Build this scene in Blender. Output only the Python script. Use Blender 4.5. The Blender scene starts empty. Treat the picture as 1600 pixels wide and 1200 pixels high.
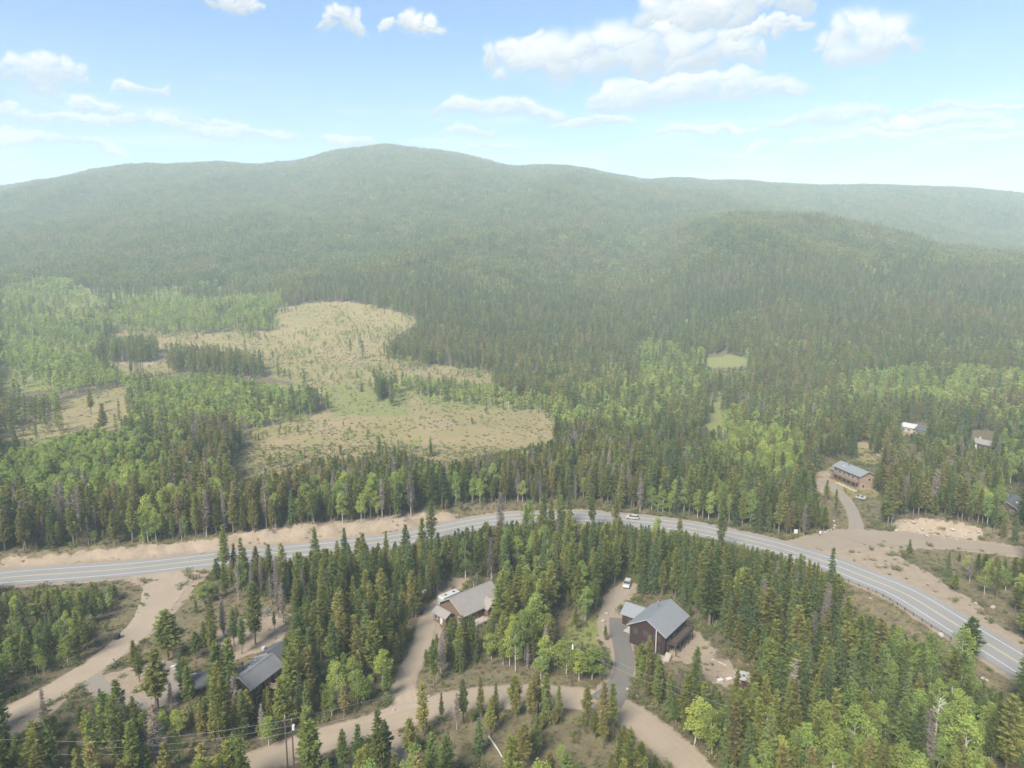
import bpy, bmesh, math, random
import numpy as np
from mathutils import Vector, Matrix

# ------------------------------------------------------------------ camera, sky, sun, exposure
SC = bpy.context.scene
COL = SC.collection
F, PITCH, CAM_H = 1067.0, math.radians(9.0), 88.0
CP, SP = math.cos(PITCH), math.sin(PITCH)
S = CAM_H / 75.0

cam_data = bpy.data.cameras.new('camera')
cam = bpy.data.objects.new('camera', cam_data)
COL.objects.link(cam)
cam.location = (0, 0, CAM_H)
cam.rotation_euler = (math.pi / 2 - PITCH, 0, 0)
cam_data.sensor_width = 36.0
cam_data.lens = 36.0 * F / 1600.0
cam_data.clip_start = 1.0
cam_data.clip_end = 40000.0
SC.camera = cam

SUN_AZ, SUN_EL = math.radians(-150), math.radians(44)      # azimuth from +Y towards +X
world = bpy.data.worlds.new('World')
SC.world = world
world.use_nodes = True
sun_data = bpy.data.lights.new('sun', 'SUN')
sun_data.energy = 3.7
sun_data.angle = math.radians(24.0)
sun_data.color = (1.0, 0.93, 0.82)
sun = bpy.data.objects.new('sun', sun_data)
COL.objects.link(sun)
sun.rotation_euler = Vector((math.sin(SUN_AZ) * math.cos(SUN_EL), math.cos(SUN_AZ) * math.cos(SUN_EL), math.sin(SUN_EL))).to_track_quat('Z', 'Y').to_euler()
SC.view_settings.view_transform = 'Standard'
SC.view_settings.look = 'None'
SC.view_settings.exposure = 1.7
SC.view_settings.gamma = 1.0
SC.render.engine = 'CYCLES'
CY = SC.cycles
CY.max_bounces = 5
CY.diffuse_bounces = 3
CY.glossy_bounces = 2
CY.transmission_bounces = 3
CY.volume_bounces = 1
CY.transparent_max_bounces = 8
CY.use_denoising = True
CY.use_adaptive_sampling = True
CY.adaptive_threshold = 0.02
CY.caustics_reflective = False
CY.caustics_refractive = False


def ray(u, v):
    a, b = (u - 800) / F, (600 - v) / F
    return np.array([a, CP + b * SP, -SP + b * CP])


def at(u, v, z=0.0):
    """point of the plane at height z seen at pixel (u, v) of the 1600 x 1200 photograph"""
    d = ray(u, v)
    return np.array([0, 0, CAM_H]) + d * ((z - CAM_H) / d[2])


def proj(x, y, z):
    dz = z - CAM_H
    dep = np.maximum(y * CP - dz * SP, 1e-3)
    return 800 + F * x / dep, 600 - F * (y * SP + dz * CP) / dep


def hash2(ix, iy, seed):
    h = (ix.astype(np.int64) * 374761393 + iy.astype(np.int64) * 668265263 + seed * 974634777) & 0x7fffffff
    h = ((h ^ (h >> 13)) * 1274126177) & 0x7fffffff
    return ((h ^ (h >> 16)) & 0xffff) / 65535.0


def vnoise(x, y, seed=0):
    x, y = np.asarray(x, float), np.asarray(y, float)
    ix, iy = np.floor(x), np.floor(y)
    fx, fy = x - ix, y - iy
    fx, fy = fx * fx * (3 - 2 * fx), fy * fy * (3 - 2 * fy)
    a, b = hash2(ix, iy, seed), hash2(ix + 1, iy, seed)
    c, d = hash2(ix, iy + 1, seed), hash2(ix + 1, iy + 1, seed)
    return (a + (b - a) * fx) * (1 - fy) + (c + (d - c) * fx) * fy


def fbm(x, y, seed=0, oct=4):
    s, a, t = 0.0, 1.0, 0.0
    for o in range(oct):
        s = s + a * vnoise(x * 2 ** o, y * 2 ** o, seed + o)
        t += a
        a *= 0.5
    return s / t * 2 - 1


def sstep(a, b, x):
    t = np.clip((x - a) / (b - a), 0, 1)
    return t * t * (3 - 2 * t)


CLOUD_BASE, CLOUD_TOP = (2.2, 2.45, 2.75), (4.4, 4.2, 4.05)
CLOUDS = [(985, 88, 190, 46), (850, 84, 85, 26), (1080, 146, 165, 26), (1120, 14, 130, 30), (1190, 46, 70, 16), (1345, 66, 84, 38), (1175, 80, 26, 13),
          (535, 33, 38, 19), (665, 38, 32, 19), (612, 42, 15, 9), (365, 2, 50, 14), (65, 114, 78, 25), (222, 143, 36, 14), (18, 182, 38, 20),
          (156, 172, 26, 12), (125, 188, 62, 8), (235, 194, 62, 12), (350, 206, 68, 13), (430, 212, 46, 9), (540, 218, 42, 8), (50, 222, 62, 11),
          (150, 231, 62, 9), (775, 173, 108, 13), (930, 188, 62, 10), (725, 209, 40, 10), (1290, 188, 90, 13), (1110, 204, 90, 7), (1460, 190, 110, 10),
          (1520, 166, 110, 6), (1390, 212, 190, 8), (1570, 217, 110, 6), (1300, -60, 160, 40), (300, -90, 120, 36), (-150, 90, 120, 26), (-120, 210, 140, 14),
          (1760, 90, 110, 30), (1800, 200, 150, 14), (760, -150, 200, 50), (1580, 188, 30, 9), (330, 188, 40, 6), (760, 232, 60, 4), (1180, 232, 120, 4)]


def cloud_map():
    """cumulus painted from many puffs over a window of the sky (azimuth -1..1, elevation 0..0.5 rad); alpha is cover, colour is how lit"""
    W_, H_ = 2048, 512
    az = (np.arange(W_) + 0.5) / W_ * 2 - 1
    el = (np.arange(H_) + 0.5) / H_ * 0.5
    A, E_ = np.meshgrid(az, el)
    nz1, nz2 = fbm(A * 26, E_ * 34, 5, 6), fbm(A * 26 + 9, E_ * 34 + 3, 15, 6)
    stre = fbm(A * 9, E_ * 60, 25, 4)
    A2, E2 = A + 0.026 * nz1, E_ + 0.016 * nz2
    field = np.full(A.shape, -1.0)
    lit = np.zeros(A.shape)
    r = np.random.default_rng(3)
    for (u, v, ru, rv) in CLOUDS:
        d = ray(u, v)
        a0, e0 = math.atan2(d[0], d[1]), math.asin(d[2] / np.linalg.norm(d))
        cs = math.cos(a0)
        ra, re = ru / F * cs * cs, rv / F * cs
        asp = ra / re
        for k in range(int(18 + 14 * asp)):
            t = r.uniform(-1, 1)
            top = math.sqrt(max(0.0, 1 - t * t))
            R = re * r.uniform(0.26, 0.6) * (0.5 + 0.5 * top)
            ca = a0 + t * ra * 0.97
            ce = e0 - 0.42 * re + r.uniform(0, 1.15) * re * top
            sx = 1.0 if asp < 3 else min(3.0, asp / 3)
            i0, i1 = np.searchsorted(az, [ca - 1.6 * R * sx - 0.02, ca + 1.6 * R * sx + 0.02])
            j0, j1 = np.searchsorted(el, [ce - 1.6 * R - 0.02, ce + 1.6 * R + 0.02])
            if i1 <= i0 or j1 <= j0:
                continue
            da, de = (A2[j0:j1, i0:i1] - ca) / (R * sx), (E2[j0:j1, i0:i1] - ce) / R
            de = np.where(de < 0, de * 1.25, de)
            f = 1.25 - np.hypot(da, de)
            sub = field[j0:j1, i0:i1]
            g = 0.55 + 0.33 * np.clip(de, -1, 1) - 0.16 * np.clip(da, -1, 1) + 0.42 * (ce + de * R * 0.6 - e0) / re
            m = f > sub
            w = np.clip((f - sub) * 2.2, 0, 1) * m
            lit[j0:j1, i0:i1] = lit[j0:j1, i0:i1] * (1 - w) + g * w
            field[j0:j1, i0:i1] = np.maximum(sub, f)
    lit = np.clip((lit - 0.34) * 1.45 + 0.30 * nz1, 0, 1)
    alpha = sstep(-0.15, 1.0, field + 0.30 * nz2 + 0.22 * nz1)
    wisp = 0.36 * sstep(-0.5, 0.5, field) * sstep(-0.1, 0.6, nz1) + 0.34 * sstep(0.0, 0.6, stre) * sstep(0.30, 0.16, E_) * sstep(0.06, 0.14, E_)
    alpha = np.maximum(alpha * (0.80 + 0.18 * sstep(0.16, 0.30, E_)), wisp)
    lit = np.where(field < 0, np.maximum(lit, 0.75), lit)
    px = np.ones((H_, W_, 4), np.float32)
    px[..., :3] = lit[..., None]
    px[..., 3] = alpha
    im = bpy.data.images.new('cloud_map', W_, H_, alpha=True, float_buffer=True)
    im.colorspace_settings.name = 'Non-Color'
    im.alpha_mode = 'CHANNEL_PACKED'
    im.pixels.foreach_set(px.ravel())
    im.pack()
    return im


def sky_nodes():
    nt = world.node_tree
    N, L = nt.nodes, nt.links
    N.clear()
    out = N.new('ShaderNodeOutputWorld')
    bg = N.new('ShaderNodeBackground')
    bg.inputs['Strength'].default_value = 0.074
    sky = N.new('ShaderNodeTexSky')
    sky.sky_type = 'NISHITA'
    sky.sun_disc = False
    sky.sun_elevation = SUN_EL
    sky.sun_rotation = SUN_AZ
    sky.altitude = 2600
    sky.air_density = 1.0
    sky.dust_density = 0.8
    sky.ozone_density = 2.5
    tc = N.new('ShaderNodeTexCoord')
    sep = N.new('ShaderNodeSeparateXYZ')
    L.new(tc.outputs['Generated'], sep.inputs[0])

    def math_node(op, a, b=None, c=None):
        n = N.new('ShaderNodeMath')
        n.operation = op
        for i, s in enumerate((a, b, c)):
            if s is None:
                continue
            if isinstance(s, (int, float)):
                n.inputs[i].default_value = s
            else:
                L.new(s, n.inputs[i])
        return n.outputs[0]
    az = math_node('ARCTAN2', sep.outputs[0], sep.outputs[1])
    el = math_node('ARCSINE', sep.outputs[2])

    def ramp(sock, a, b, smooth=True):
        r = N.new('ShaderNodeMapRange')
        r.interpolation_type = 'SMOOTHSTEP' if smooth else 'LINEAR'
        r.inputs['From Min'].default_value = a
        r.inputs['From Max'].default_value = b
        L.new(sock, r.inputs['Value'])
        return r.outputs[0]
    comb = N.new('ShaderNodeCombineXYZ')
    L.new(math_node('MULTIPLY_ADD', az, 0.5, 0.5), comb.inputs[0])       # azimuth -1..1 rad
    L.new(math_node('MULTIPLY', el, 2.0), comb.inputs[1])                # elevation 0..0.5 rad
    tex = N.new('ShaderNodeTexImage')
    tex.image = cloud_map()
    tex.extension = 'CLIP'
    L.new(comb.outputs[0], tex.inputs[0])
    # scattered clouds over the rest of the sky
    n2 = N.new('ShaderNodeTexNoise')
    n2.inputs['Scale'].default_value = 4.5
    n2.inputs['Detail'].default_value = 3
    L.new(tc.outputs['Generated'], n2.inputs['Vector'])
    away = math_node('MAXIMUM', math_node('SUBTRACT', math_node('ABSOLUTE', az), 0.85), math_node('SUBTRACT', el, 0.42))
    away = math_node('MULTIPLY', away, 6.0)
    away.node.use_clamp = True
    rest = math_node('MULTIPLY', away, math_node('MULTIPLY', math_node('SUBTRACT', n2.outputs['Fac'], 0.54), 9.0))
    rest.node.use_clamp = True
    mask = math_node('MAXIMUM', tex.outputs['Alpha'], math_node('MULTIPLY', rest, 0.8))
    lit = math_node('MAXIMUM', tex.outputs['Color'], math_node('MULTIPLY', rest, 0.7))
    cc = N.new('ShaderNodeMix')
    cc.data_type = 'RGBA'
    L.new(lit, cc.inputs['Factor'])
    cc.inputs[6].default_value = (*CLOUD_BASE, 1)
    cc.inputs[7].default_value = (*CLOUD_TOP, 1)
    # a veil of bright haze low over the horizon
    veil = N.new('ShaderNodeMix')
    veil.data_type = 'RGBA'
    L.new(math_node('MULTIPLY', ramp(el, 0.34, 0.08), 0.5), veil.inputs['Factor'])
    tint = N.new('ShaderNodeMix')
    tint.data_type = 'RGBA'
    tint.blend_type = 'MULTIPLY'
    tint.inputs['Factor'].default_value = 1.0
    L.new(sky.outputs[0], tint.inputs[6])
    tint.inputs[7].default_value = (0.76, 0.90, 0.97, 1)
    L.new(tint.outputs[2], veil.inputs[6])
    veil.inputs[7].default_value = (2.7, 2.95, 3.3, 1)
    fin = N.new('ShaderNodeMix')
    fin.data_type = 'RGBA'
    L.new(mask, fin.inputs['Factor'])
    L.new(veil.outputs[2], fin.inputs[6])
    L.new(cc.outputs[2], fin.inputs[7])
    L.new(fin.outputs[2], bg.inputs['Color'])
    L.new(bg.outputs[0], out.inputs['Surface'])
    world.cycles.sampling_method = 'MANUAL'
    world.cycles.sample_map_resolution = 512


sky_nodes()
rng = np.random.default_rng(7)
random.seed(7)


# ------------------------------------------------------------------ geometry helpers
def inside(poly, u, v):
    u, v = np.asarray(u, float), np.asarray(v, float)
    res = np.zeros(u.shape, bool)
    n = len(poly)
    for i in range(n):
        x0, y0 = poly[i]
        x1, y1 = poly[(i + 1) % n]
        if y0 == y1:
            continue
        c = ((y0 > v) != (y1 > v)) & (u < (x1 - x0) * (v - y0) / (y1 - y0) + x0)
        res ^= c
    return res


def catmull(pts, step=2.0):
    """evenly stepped smooth curve through 2-D points"""
    P = np.array(pts, float)
    P = np.vstack([2 * P[0] - P[1], P, 2 * P[-1] - P[-2]])
    out = []
    for i in range(1, len(P) - 2):
        t = np.linspace(0, 1, 24, endpoint=False)[:, None]
        a, b, c, d = P[i - 1], P[i], P[i + 1], P[i + 2]
        out.append(0.5 * (2 * b + (c - a) * t + (2 * a - 5 * b + 4 * c - d) * t ** 2 + (3 * b - a - 3 * c + d) * t ** 3))
    q = np.vstack(out + [P[-2][None]])
    for _ in range(3):
        q[1:-1] = (q[:-2] + 2 * q[1:-1] + q[2:]) / 4
    s = np.r_[0, np.cumsum(np.hypot(*np.diff(q, axis=0).T))]
    n = max(2, int(s[-1] / step) + 1)
    ss = np.linspace(0, s[-1], n)
    return np.c_[np.interp(ss, s, q[:, 0]), np.interp(ss, s, q[:, 1])]


def pix_line(pts, step=2.0):
    return catmull([at(u, v)[:2] for u, v in pts], step)


def line_dist(line, x, y):
    """signed distance (positive on the left of the walking direction) and running index"""
    x, y = np.asarray(x, float), np.asarray(y, float)
    best = np.full(x.shape, 1e9)
    sgn = np.ones(x.shape)
    par = np.zeros(x.shape)
    for i in range(len(line) - 1):
        ax, ay = line[i]
        dx, dy = line[i + 1] - line[i]
        l2 = dx * dx + dy * dy
        t = np.clip(((x - ax) * dx + (y - ay) * dy) / l2, 0, 1)
        ex, ey = x - ax - t * dx, y - ay - t * dy
        d = np.hypot(ex, ey)
        m = d < best
        best = np.where(m, d, best)
        sgn = np.where(m, np.sign(dx * ey - dy * ex), sgn)
        par = np.where(m, i + t, par)
    return best * sgn, par


# ------------------------------------------------------------------ terrain heights
HIGHWAY_PX = [(-420, 962), (-150, 925), (0, 904), (100, 896), (202, 888), (337, 873), (450, 862), (530, 854), (598, 847), (640, 840), (766, 815), (867, 808),
              (952, 811), (1067, 824), (1187, 849), (1240, 863), (1290, 878), (1350, 901), (1412, 927), (1487, 972), (1600, 1041), (1760, 1145)]
HIGHWAY = pix_line(HIGHWAY_PX, 3.0)
CUT_LINE = pix_line([(1385, 832), (1430, 834), (1480, 839), (1540, 846), (1620, 855)], 3.0)

YS = np.array([215, 260, 320, 400, 500, 620, 800, 1000, 1300, 1650, 2080, 2380, 2800]) * S
COLS = {
    -500: [792, 728, 668, 610, 562, 518, 470, 440, 395, 365, 348, 352, 370],
    0: [792, 728, 668, 608, 555, 505, 452, 415, 360, 318, 301, 310, 330],
    100: [792, 728, 668, 608, 555, 504, 450, 410, 352, 305, 283, 295, 320],
    200: [792, 728, 668, 607, 554, 503, 448, 405, 345, 292, 263, 278, 305],
    300: [792, 728, 668, 607, 554, 502, 445, 402, 340, 286, 257, 275, 300],
    450: [792, 728, 668, 607, 553, 500, 439, 396, 336, 288, 263, 270, 295],
    540: [792, 728, 668, 608, 553, 498, 435, 393, 330, 274, 239, 244, 290],
    620: [792, 729, 668, 609, 554, 497, 432, 390, 323, 262, 229, 230, 285],
    700: [792, 729, 669, 611, 556, 500, 433, 390, 322, 266, 236, 238, 285],
    800: [792, 730, 672, 615, 560, 506, 438, 392, 328, 286, 266, 270, 300],
    890: [792, 731, 675, 619, 567, 516, 454, 404, 336, 286, 262, 272, 305],
    1000: [792, 731, 676, 623, 574, 526, 470, 426, 364, 308, 284, 290, 315],
    1090: [792, 731, 676, 622, 569, 511, 430, 378, 350, 312, 287, 292, 315],
    1170: [792, 731, 676, 621, 566, 502, 413, 350, 360, 322, 288, 292, 315],
    1300: [792, 731, 676, 619, 561, 496, 410, 362, 378, 330, 296, 300, 320],
    1400: [792, 731, 675, 617, 558, 494, 412, 376, 390, 335, 297, 302, 320],
    1500: [792, 731, 675, 616, 556, 493, 416, 396, 405, 340, 299, 305, 322],
    1600: [792, 731, 675, 616, 556, 494, 425, 412, 415, 345, 306, 310, 325],
    2100: [792, 731, 676, 620, 570, 530, 480, 470, 440, 380, 335, 330, 340],
}
_ucols = np.array(sorted(COLS))
_vt = np.array([COLS[u] for u in _ucols], float)
_b = (600 - _vt) / F
_zt = CAM_H + YS[None] * (-SP + _b * CP) / (CP + _b * SP)          # height at each (column, distance)
_ygrid = np.r_[np.linspace(0, 215 * S, 12), np.geomspace(216 * S, 2800 * S, 160)]
_ugrid = np.arange(-500, 2101, 20.0)
_tmp = np.array([np.interp(_ygrid, np.r_[0, 200 * S, YS], np.r_[0, 0, r]) for r in _zt])
_zg = np.array([np.interp(_ugrid, _ucols, _tmp[:, j]) for j in range(len(_ygrid))]).T
for _ in range(3):
    _zg[1:-1] = (_zg[:-2] + 2 * _zg[1:-1] + _zg[2:]) / 4
for _ in range(5):
    _zg[:, 1:-1] = (_zg[:, :-2] + 2 * _zg[:, 1:-1] + _zg[:, 2:]) / 4
_zg[:, :10] = 0


def base_height(x, y):
    x, y = np.asarray(x, float), np.asarray(y, float)
    yy = np.clip(y, 60, 2800 * S)
    uu = np.clip(800 + F * x / (yy * CP), -499, 2099)
    fi = np.clip((uu + 500) / 20.0, 0, len(_ugrid) - 1.001)
    fj = np.interp(yy, _ygrid, np.arange(len(_ygrid)))
    fj = np.clip(fj, 0, len(_ygrid) - 1.001)
    i, j = fi.astype(int), fj.astype(int)
    a, b = fi - i, fj - j
    z = (_zg[i, j] * (1 - a) + _zg[i + 1, j] * a) * (1 - b) + (_zg[i, j + 1] * (1 - a) + _zg[i + 1, j + 1] * a) * b
    far = sstep(330, 1100, y)
    fold = 1 - np.abs(fbm(x / 420 + 0.35 * fbm(x / 300, y / 300, 13, 2), y / 900, 17, 3)) * 2.2      # spurs and gullies running down the slopes
    z = z + far * (12 * fbm(x / 330, y / 330, 3, 3) + 5 * fbm(x / 90, y / 90, 9, 2) + 26 * (fold - 0.45) * (1 - 0.75 * sstep(1850, 2400, y)) * sstep(700, 1300, y))
    z = z - 120 * sstep(2800 * S, 6000, y)
    return z


def height(x, y):
    x, y = np.asarray(x, float), np.asarray(y, float)
    z = base_height(x, y)
    z = z + 0.25 * fbm(x / 38, y / 38, 21, 2) * sstep(330, 280, y)
    near = (y < 330) & (y > 60) & (np.abs(x) < 330)
    if near.any():
        xn, yn = x[near], y[near]
        d, par = line_dist(HIGHWAY, xn, yn)
        rough = 0.65 + 0.6 * vnoise(xn / 5.0, yn / 5.0, 31) + 0.3 * fbm(xn / 1.7, yn / 1.7, 33, 2)
        left = sstep(15, -15, xn)
        bank = (0.5 + 2.6 * left) * rough * sstep(8.5, 13.0, d + 3.2 * fbm(xn / 9, yn / 9, 35, 3)) * (1 - 0.8 * sstep(16, 60, d)) * sstep(75, 45, xn)
        d2, p2 = line_dist(CUT_LINE, xn, yn)
        ends = sstep(0, 4, p2) * (p2 > 0) * (p2 < len(CUT_LINE) - 1.001)
        cut = 4.2 * rough * sstep(0.5, 4.5, d2) * (1 - 0.85 * sstep(7, 40, d2)) * ends
        fall = -2.6 * sstep(-8, -20, d) * (1 - sstep(-26, -60, d)) * sstep(88, 100, xn)
        z[near] = z[near] + bank + cut + fall
    return z


def ground(u, v):
    """terrain point seen at a pixel"""
    d = ray(u, v)
    t = np.geomspace(60, 3500, 900)
    p = np.array([0, 0, CAM_H])[None] + t[:, None] * d[None]
    h = height(p[:, 0], p[:, 1])
    k = int(np.argmax(p[:, 2] < h))
    k = max(k, 1)
    a, b = p[k - 1, 2] - h[k - 1], h[k] - p[k, 2]
    w = a / max(a + b, 1e-6)
    q = p[k - 1] * (1 - w) + p[k] * w
    return np.array([q[0], q[1], float(height(np.array([q[0]]), np.array([q[1]]))[0])])


def zat(x, y):
    return float(height(np.array([x]), np.array([y]))[0])


# ------------------------------------------------------------------ materials
MAT = {}


def nodes_of(name):
    m = bpy.data.materials.new(name)
    m.use_nodes = True
    nt = m.node_tree
    nt.nodes.clear()
    out = nt.nodes.new('ShaderNodeOutputMaterial')
    return m, nt.nodes, nt.links, out


def simple(name, c1, c2=None, scale=1.0, rough=0.8, bump=0.0, metallic=0.0, detail=4, stretch=None, spec=0.3):
    m, N, L, out = nodes_of(name)
    p = N.new('ShaderNodeBsdfPrincipled')
    p.inputs['Roughness'].default_value = rough
    p.inputs['Metallic'].default_value = metallic
    p.inputs['Specular IOR Level'].default_value = spec
    tc = N.new('ShaderNodeTexCoord')
    vec = tc.outputs['Object']
    if stretch:
        mp = N.new('ShaderNodeMapping')
        mp.inputs['Scale'].default_value = stretch
        L.new(vec, mp.inputs[0])
        vec = mp.outputs[0]
    nz = N.new('ShaderNodeTexNoise')
    nz.inputs['Scale'].default_value = scale
    nz.inputs['Detail'].default_value = detail
    nz.inputs['Roughness'].default_value = 0.6
    L.new(vec, nz.inputs['Vector'])
    r = N.new('ShaderNodeMapRange')
    r.inputs['From Min'].default_value = 0.3
    r.inputs['From Max'].default_value = 0.7
    L.new(nz.outputs['Fac'], r.inputs['Value'])
    mx = N.new('ShaderNodeMix')
    mx.data_type = 'RGBA'
    L.new(r.outputs[0], mx.inputs['Factor'])
    mx.inputs[6].default_value = (*c1, 1)
    mx.inputs[7].default_value = (*(c2 or c1), 1)
    L.new(mx.outputs[2], p.inputs['Base Color'])
    if bump:
        b = N.new('ShaderNodeBump')
        b.inputs['Strength'].default_value = bump
        b.inputs['Distance'].default_value = 0.1
        L.new(nz.outputs['Fac'], b.inputs['Height'])
        L.new(b.outputs[0], p.inputs['Normal'])
    L.new(p.outputs[0], out.inputs['Surface'])
    MAT[name] = m
    return m


def foliage(name, cols, trans=0.3, patch=0.0):
    """leaf colour differs from tree to tree (object random), from spray to spray (tint) and slowly over the land"""
    m, N, L, out = nodes_of(name)
    oi = N.new('ShaderNodeObjectInfo')
    at_ = N.new('ShaderNodeAttribute')
    at_.attribute_name = 'tint'
    rp = N.new('ShaderNodeValToRGB')
    el = rp.color_ramp.elements
    el[0].position, el[0].color = 0.0, (*cols[0], 1)
    el[1].position, el[1].color = 1.0, (*cols[-1], 1)
    for i, c in enumerate(cols[1:-1]):
        e = el.new((i + 1) / (len(cols) - 1))
        e.color = (*c, 1)
    ma = N.new('ShaderNodeMath')
    ma.operation = 'MULTIPLY_ADD'
    L.new(at_.outputs['Fac'], ma.inputs[0])
    ma.inputs[1].default_value = 0.35
    mb = N.new('ShaderNodeMath')
    mb.operation = 'MULTIPLY'
    L.new(oi.outputs['Random'], mb.inputs[0])
    mb.inputs[1].default_value = 0.75
    L.new(mb.outputs[0], ma.inputs[2])
    fac = ma.outputs[0]
    geo = N.new('ShaderNodeNewGeometry')
    nz = N.new('ShaderNodeTexNoise')
    nz.inputs['Scale'].default_value = 0.011
    nz.inputs['Detail'].default_value = 3
    L.new(geo.outputs['Position'], nz.inputs['Vector'])
    mc = N.new('ShaderNodeMath')
    mc.operation = 'MULTIPLY_ADD'
    L.new(nz.outputs['Fac'], mc.inputs[0])
    mc.inputs[1].default_value = 1.5
    mc.inputs[2].default_value = -0.86
    md = N.new('ShaderNodeMath')
    md.operation = 'ADD'
    md.use_clamp = True
    L.new(fac, md.inputs[0])
    L.new(mc.outputs[0], md.inputs[1])
    L.new(md.outputs[0], rp.inputs['Fac'])
    hv = N.new('ShaderNodeHueSaturation')
    hr = N.new('ShaderNodeMapRange')
    hr.inputs['To Min'].default_value = 0.75
    hr.inputs['To Max'].default_value = 1.3
    wn = N.new('ShaderNodeTexWhiteNoise')
    wn.noise_dimensions = '1D'
    L.new(oi.outputs['Random'], wn.inputs['W'])
    L.new(wn.outputs['Value'], hr.inputs['Value'])
    L.new(hr.outputs[0], hv.inputs['Value'])
    L.new(rp.outputs['Color'], hv.inputs['Color'])
    d = N.new('ShaderNodeBsdfDiffuse')
    t = N.new('ShaderNodeBsdfTranslucent')
    L.new(hv.outputs[0], d.inputs['Color'])
    L.new(hv.outputs[0], t.inputs['Color'])
    ms = N.new('ShaderNodeMixShader')
    ms.inputs[0].default_value = trans
    L.new(d.outputs[0], ms.inputs[1])
    L.new(t.outputs[0], ms.inputs[2])
    L.new(ms.outputs[0], out.inputs['Surface'])
    MAT[name] = m
    return m


def ground_material():
    m, N, L, out = nodes_of('ground_cover')
    p = N.new('ShaderNodeBsdfPrincipled')
    p.inputs['Roughness'].default_value = 0.95
    p.inputs['Specular IOR Level'].default_value = 0.1
    geo = N.new('ShaderNodeNewGeometry')
    at_ = N.new('ShaderNodeVertexColor')
    at_.layer_name = 'cover'
    sp = N.new('ShaderNodeSeparateColor')
    L.new(at_.outputs['Color'], sp.inputs[0])

    def noise(scale, detail=5, rough=0.6):
        n = N.new('ShaderNodeTexNoise')
        n.inputs['Scale'].default_value = scale
        n.inputs['Detail'].default_value = detail
        n.inputs['Roughness'].default_value = rough
        L.new(geo.outputs['Position'], n.inputs['Vector'])
        return n.outputs['Fac']

    def mix(f, a, b):
        n = N.new('ShaderNodeMix')
        n.data_type = 'RGBA'
        L.new(f, n.inputs['Factor'])
        for s, i in ((a, 6), (b, 7)):
            if isinstance(s, tuple):
                n.inputs[i].default_value = (*s, 1)
            else:
                L.new(s, n.inputs[i])
        return n.outputs[2]

    def rng_(s, a, b):
        n = N.new('ShaderNodeMapRange')
        n.inputs['From Min'].default_value = a
        n.inputs['From Max'].default_value = b
        L.new(s, n.inputs['Value'])
        return n.outputs[0]
    big, mid, fine = noise(0.035, 4), noise(0.33, 6, 0.7), noise(2.4, 5, 0.7)

    def edge(ch, k=0.75):
        n = N.new('ShaderNodeMath')
        n.operation = 'MULTIPLY_ADD'
        L.new(mid, n.inputs[0])
        n.inputs[1].default_value = k
        L.new(ch, n.inputs[2])
        return rng_(n.outputs[0], 0.5 * k + 0.32, 0.5 * k + 0.68)
    forest = mix(rng_(mid, 0.35, 0.65), (0.082, 0.064, 0.042), (0.100, 0.088, 0.048))
    forest = mix(rng_(fine, 0.45, 0.75), forest, (0.150, 0.122, 0.088))
    dry = mix(rng_(mid, 0.35, 0.65), (0.206, 0.168, 0.080), (0.160, 0.150, 0.064))
    dry = mix(rng_(big, 0.42, 0.66), dry, (0.225, 0.172, 0.100))
    dry = mix(rng_(noise(0.012, 4), 0.5, 0.7), dry, (0.140, 0.132, 0.058))
    dry = mix(rng_(fine, 0.52, 0.75), dry, (0.105, 0.091, 0.044))
    green = mix(rng_(mid, 0.35, 0.65), (0.120, 0.140, 0.045), (0.165, 0.160, 0.062))
    dirt = mix(rng_(mid, 0.35, 0.65), (0.205, 0.162, 0.118), (0.250, 0.206, 0.156))
    dirt = mix(rng_(fine, 0.5, 0.8), dirt, (0.165, 0.120, 0.083))
    spk = noise(1.1, 3, 0.8)
    forest = mix(rng_(spk, 0.56, 0.72), forest, (0.052, 0.050, 0.028))
    forest = mix(rng_(spk, 0.42, 0.30), forest, (0.165, 0.140, 0.105))
    c = mix(edge(sp.outputs[1]), forest, dry)
    c = mix(edge(sp.outputs[2]), c, green)
    c = mix(edge(sp.outputs[0]), c, dirt)
    L.new(c, p.inputs['Base Color'])
    b = N.new('ShaderNodeBump')
    b.inputs['Strength'].default_value = 0.6
    b.inputs['Distance'].default_value = 0.4
    L.new(fine, b.inputs['Height'])
    L.new(b.outputs[0], p.inputs['Normal'])
    L.new(p.outputs[0], out.inputs['Surface'])
    MAT['ground'] = m


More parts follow.
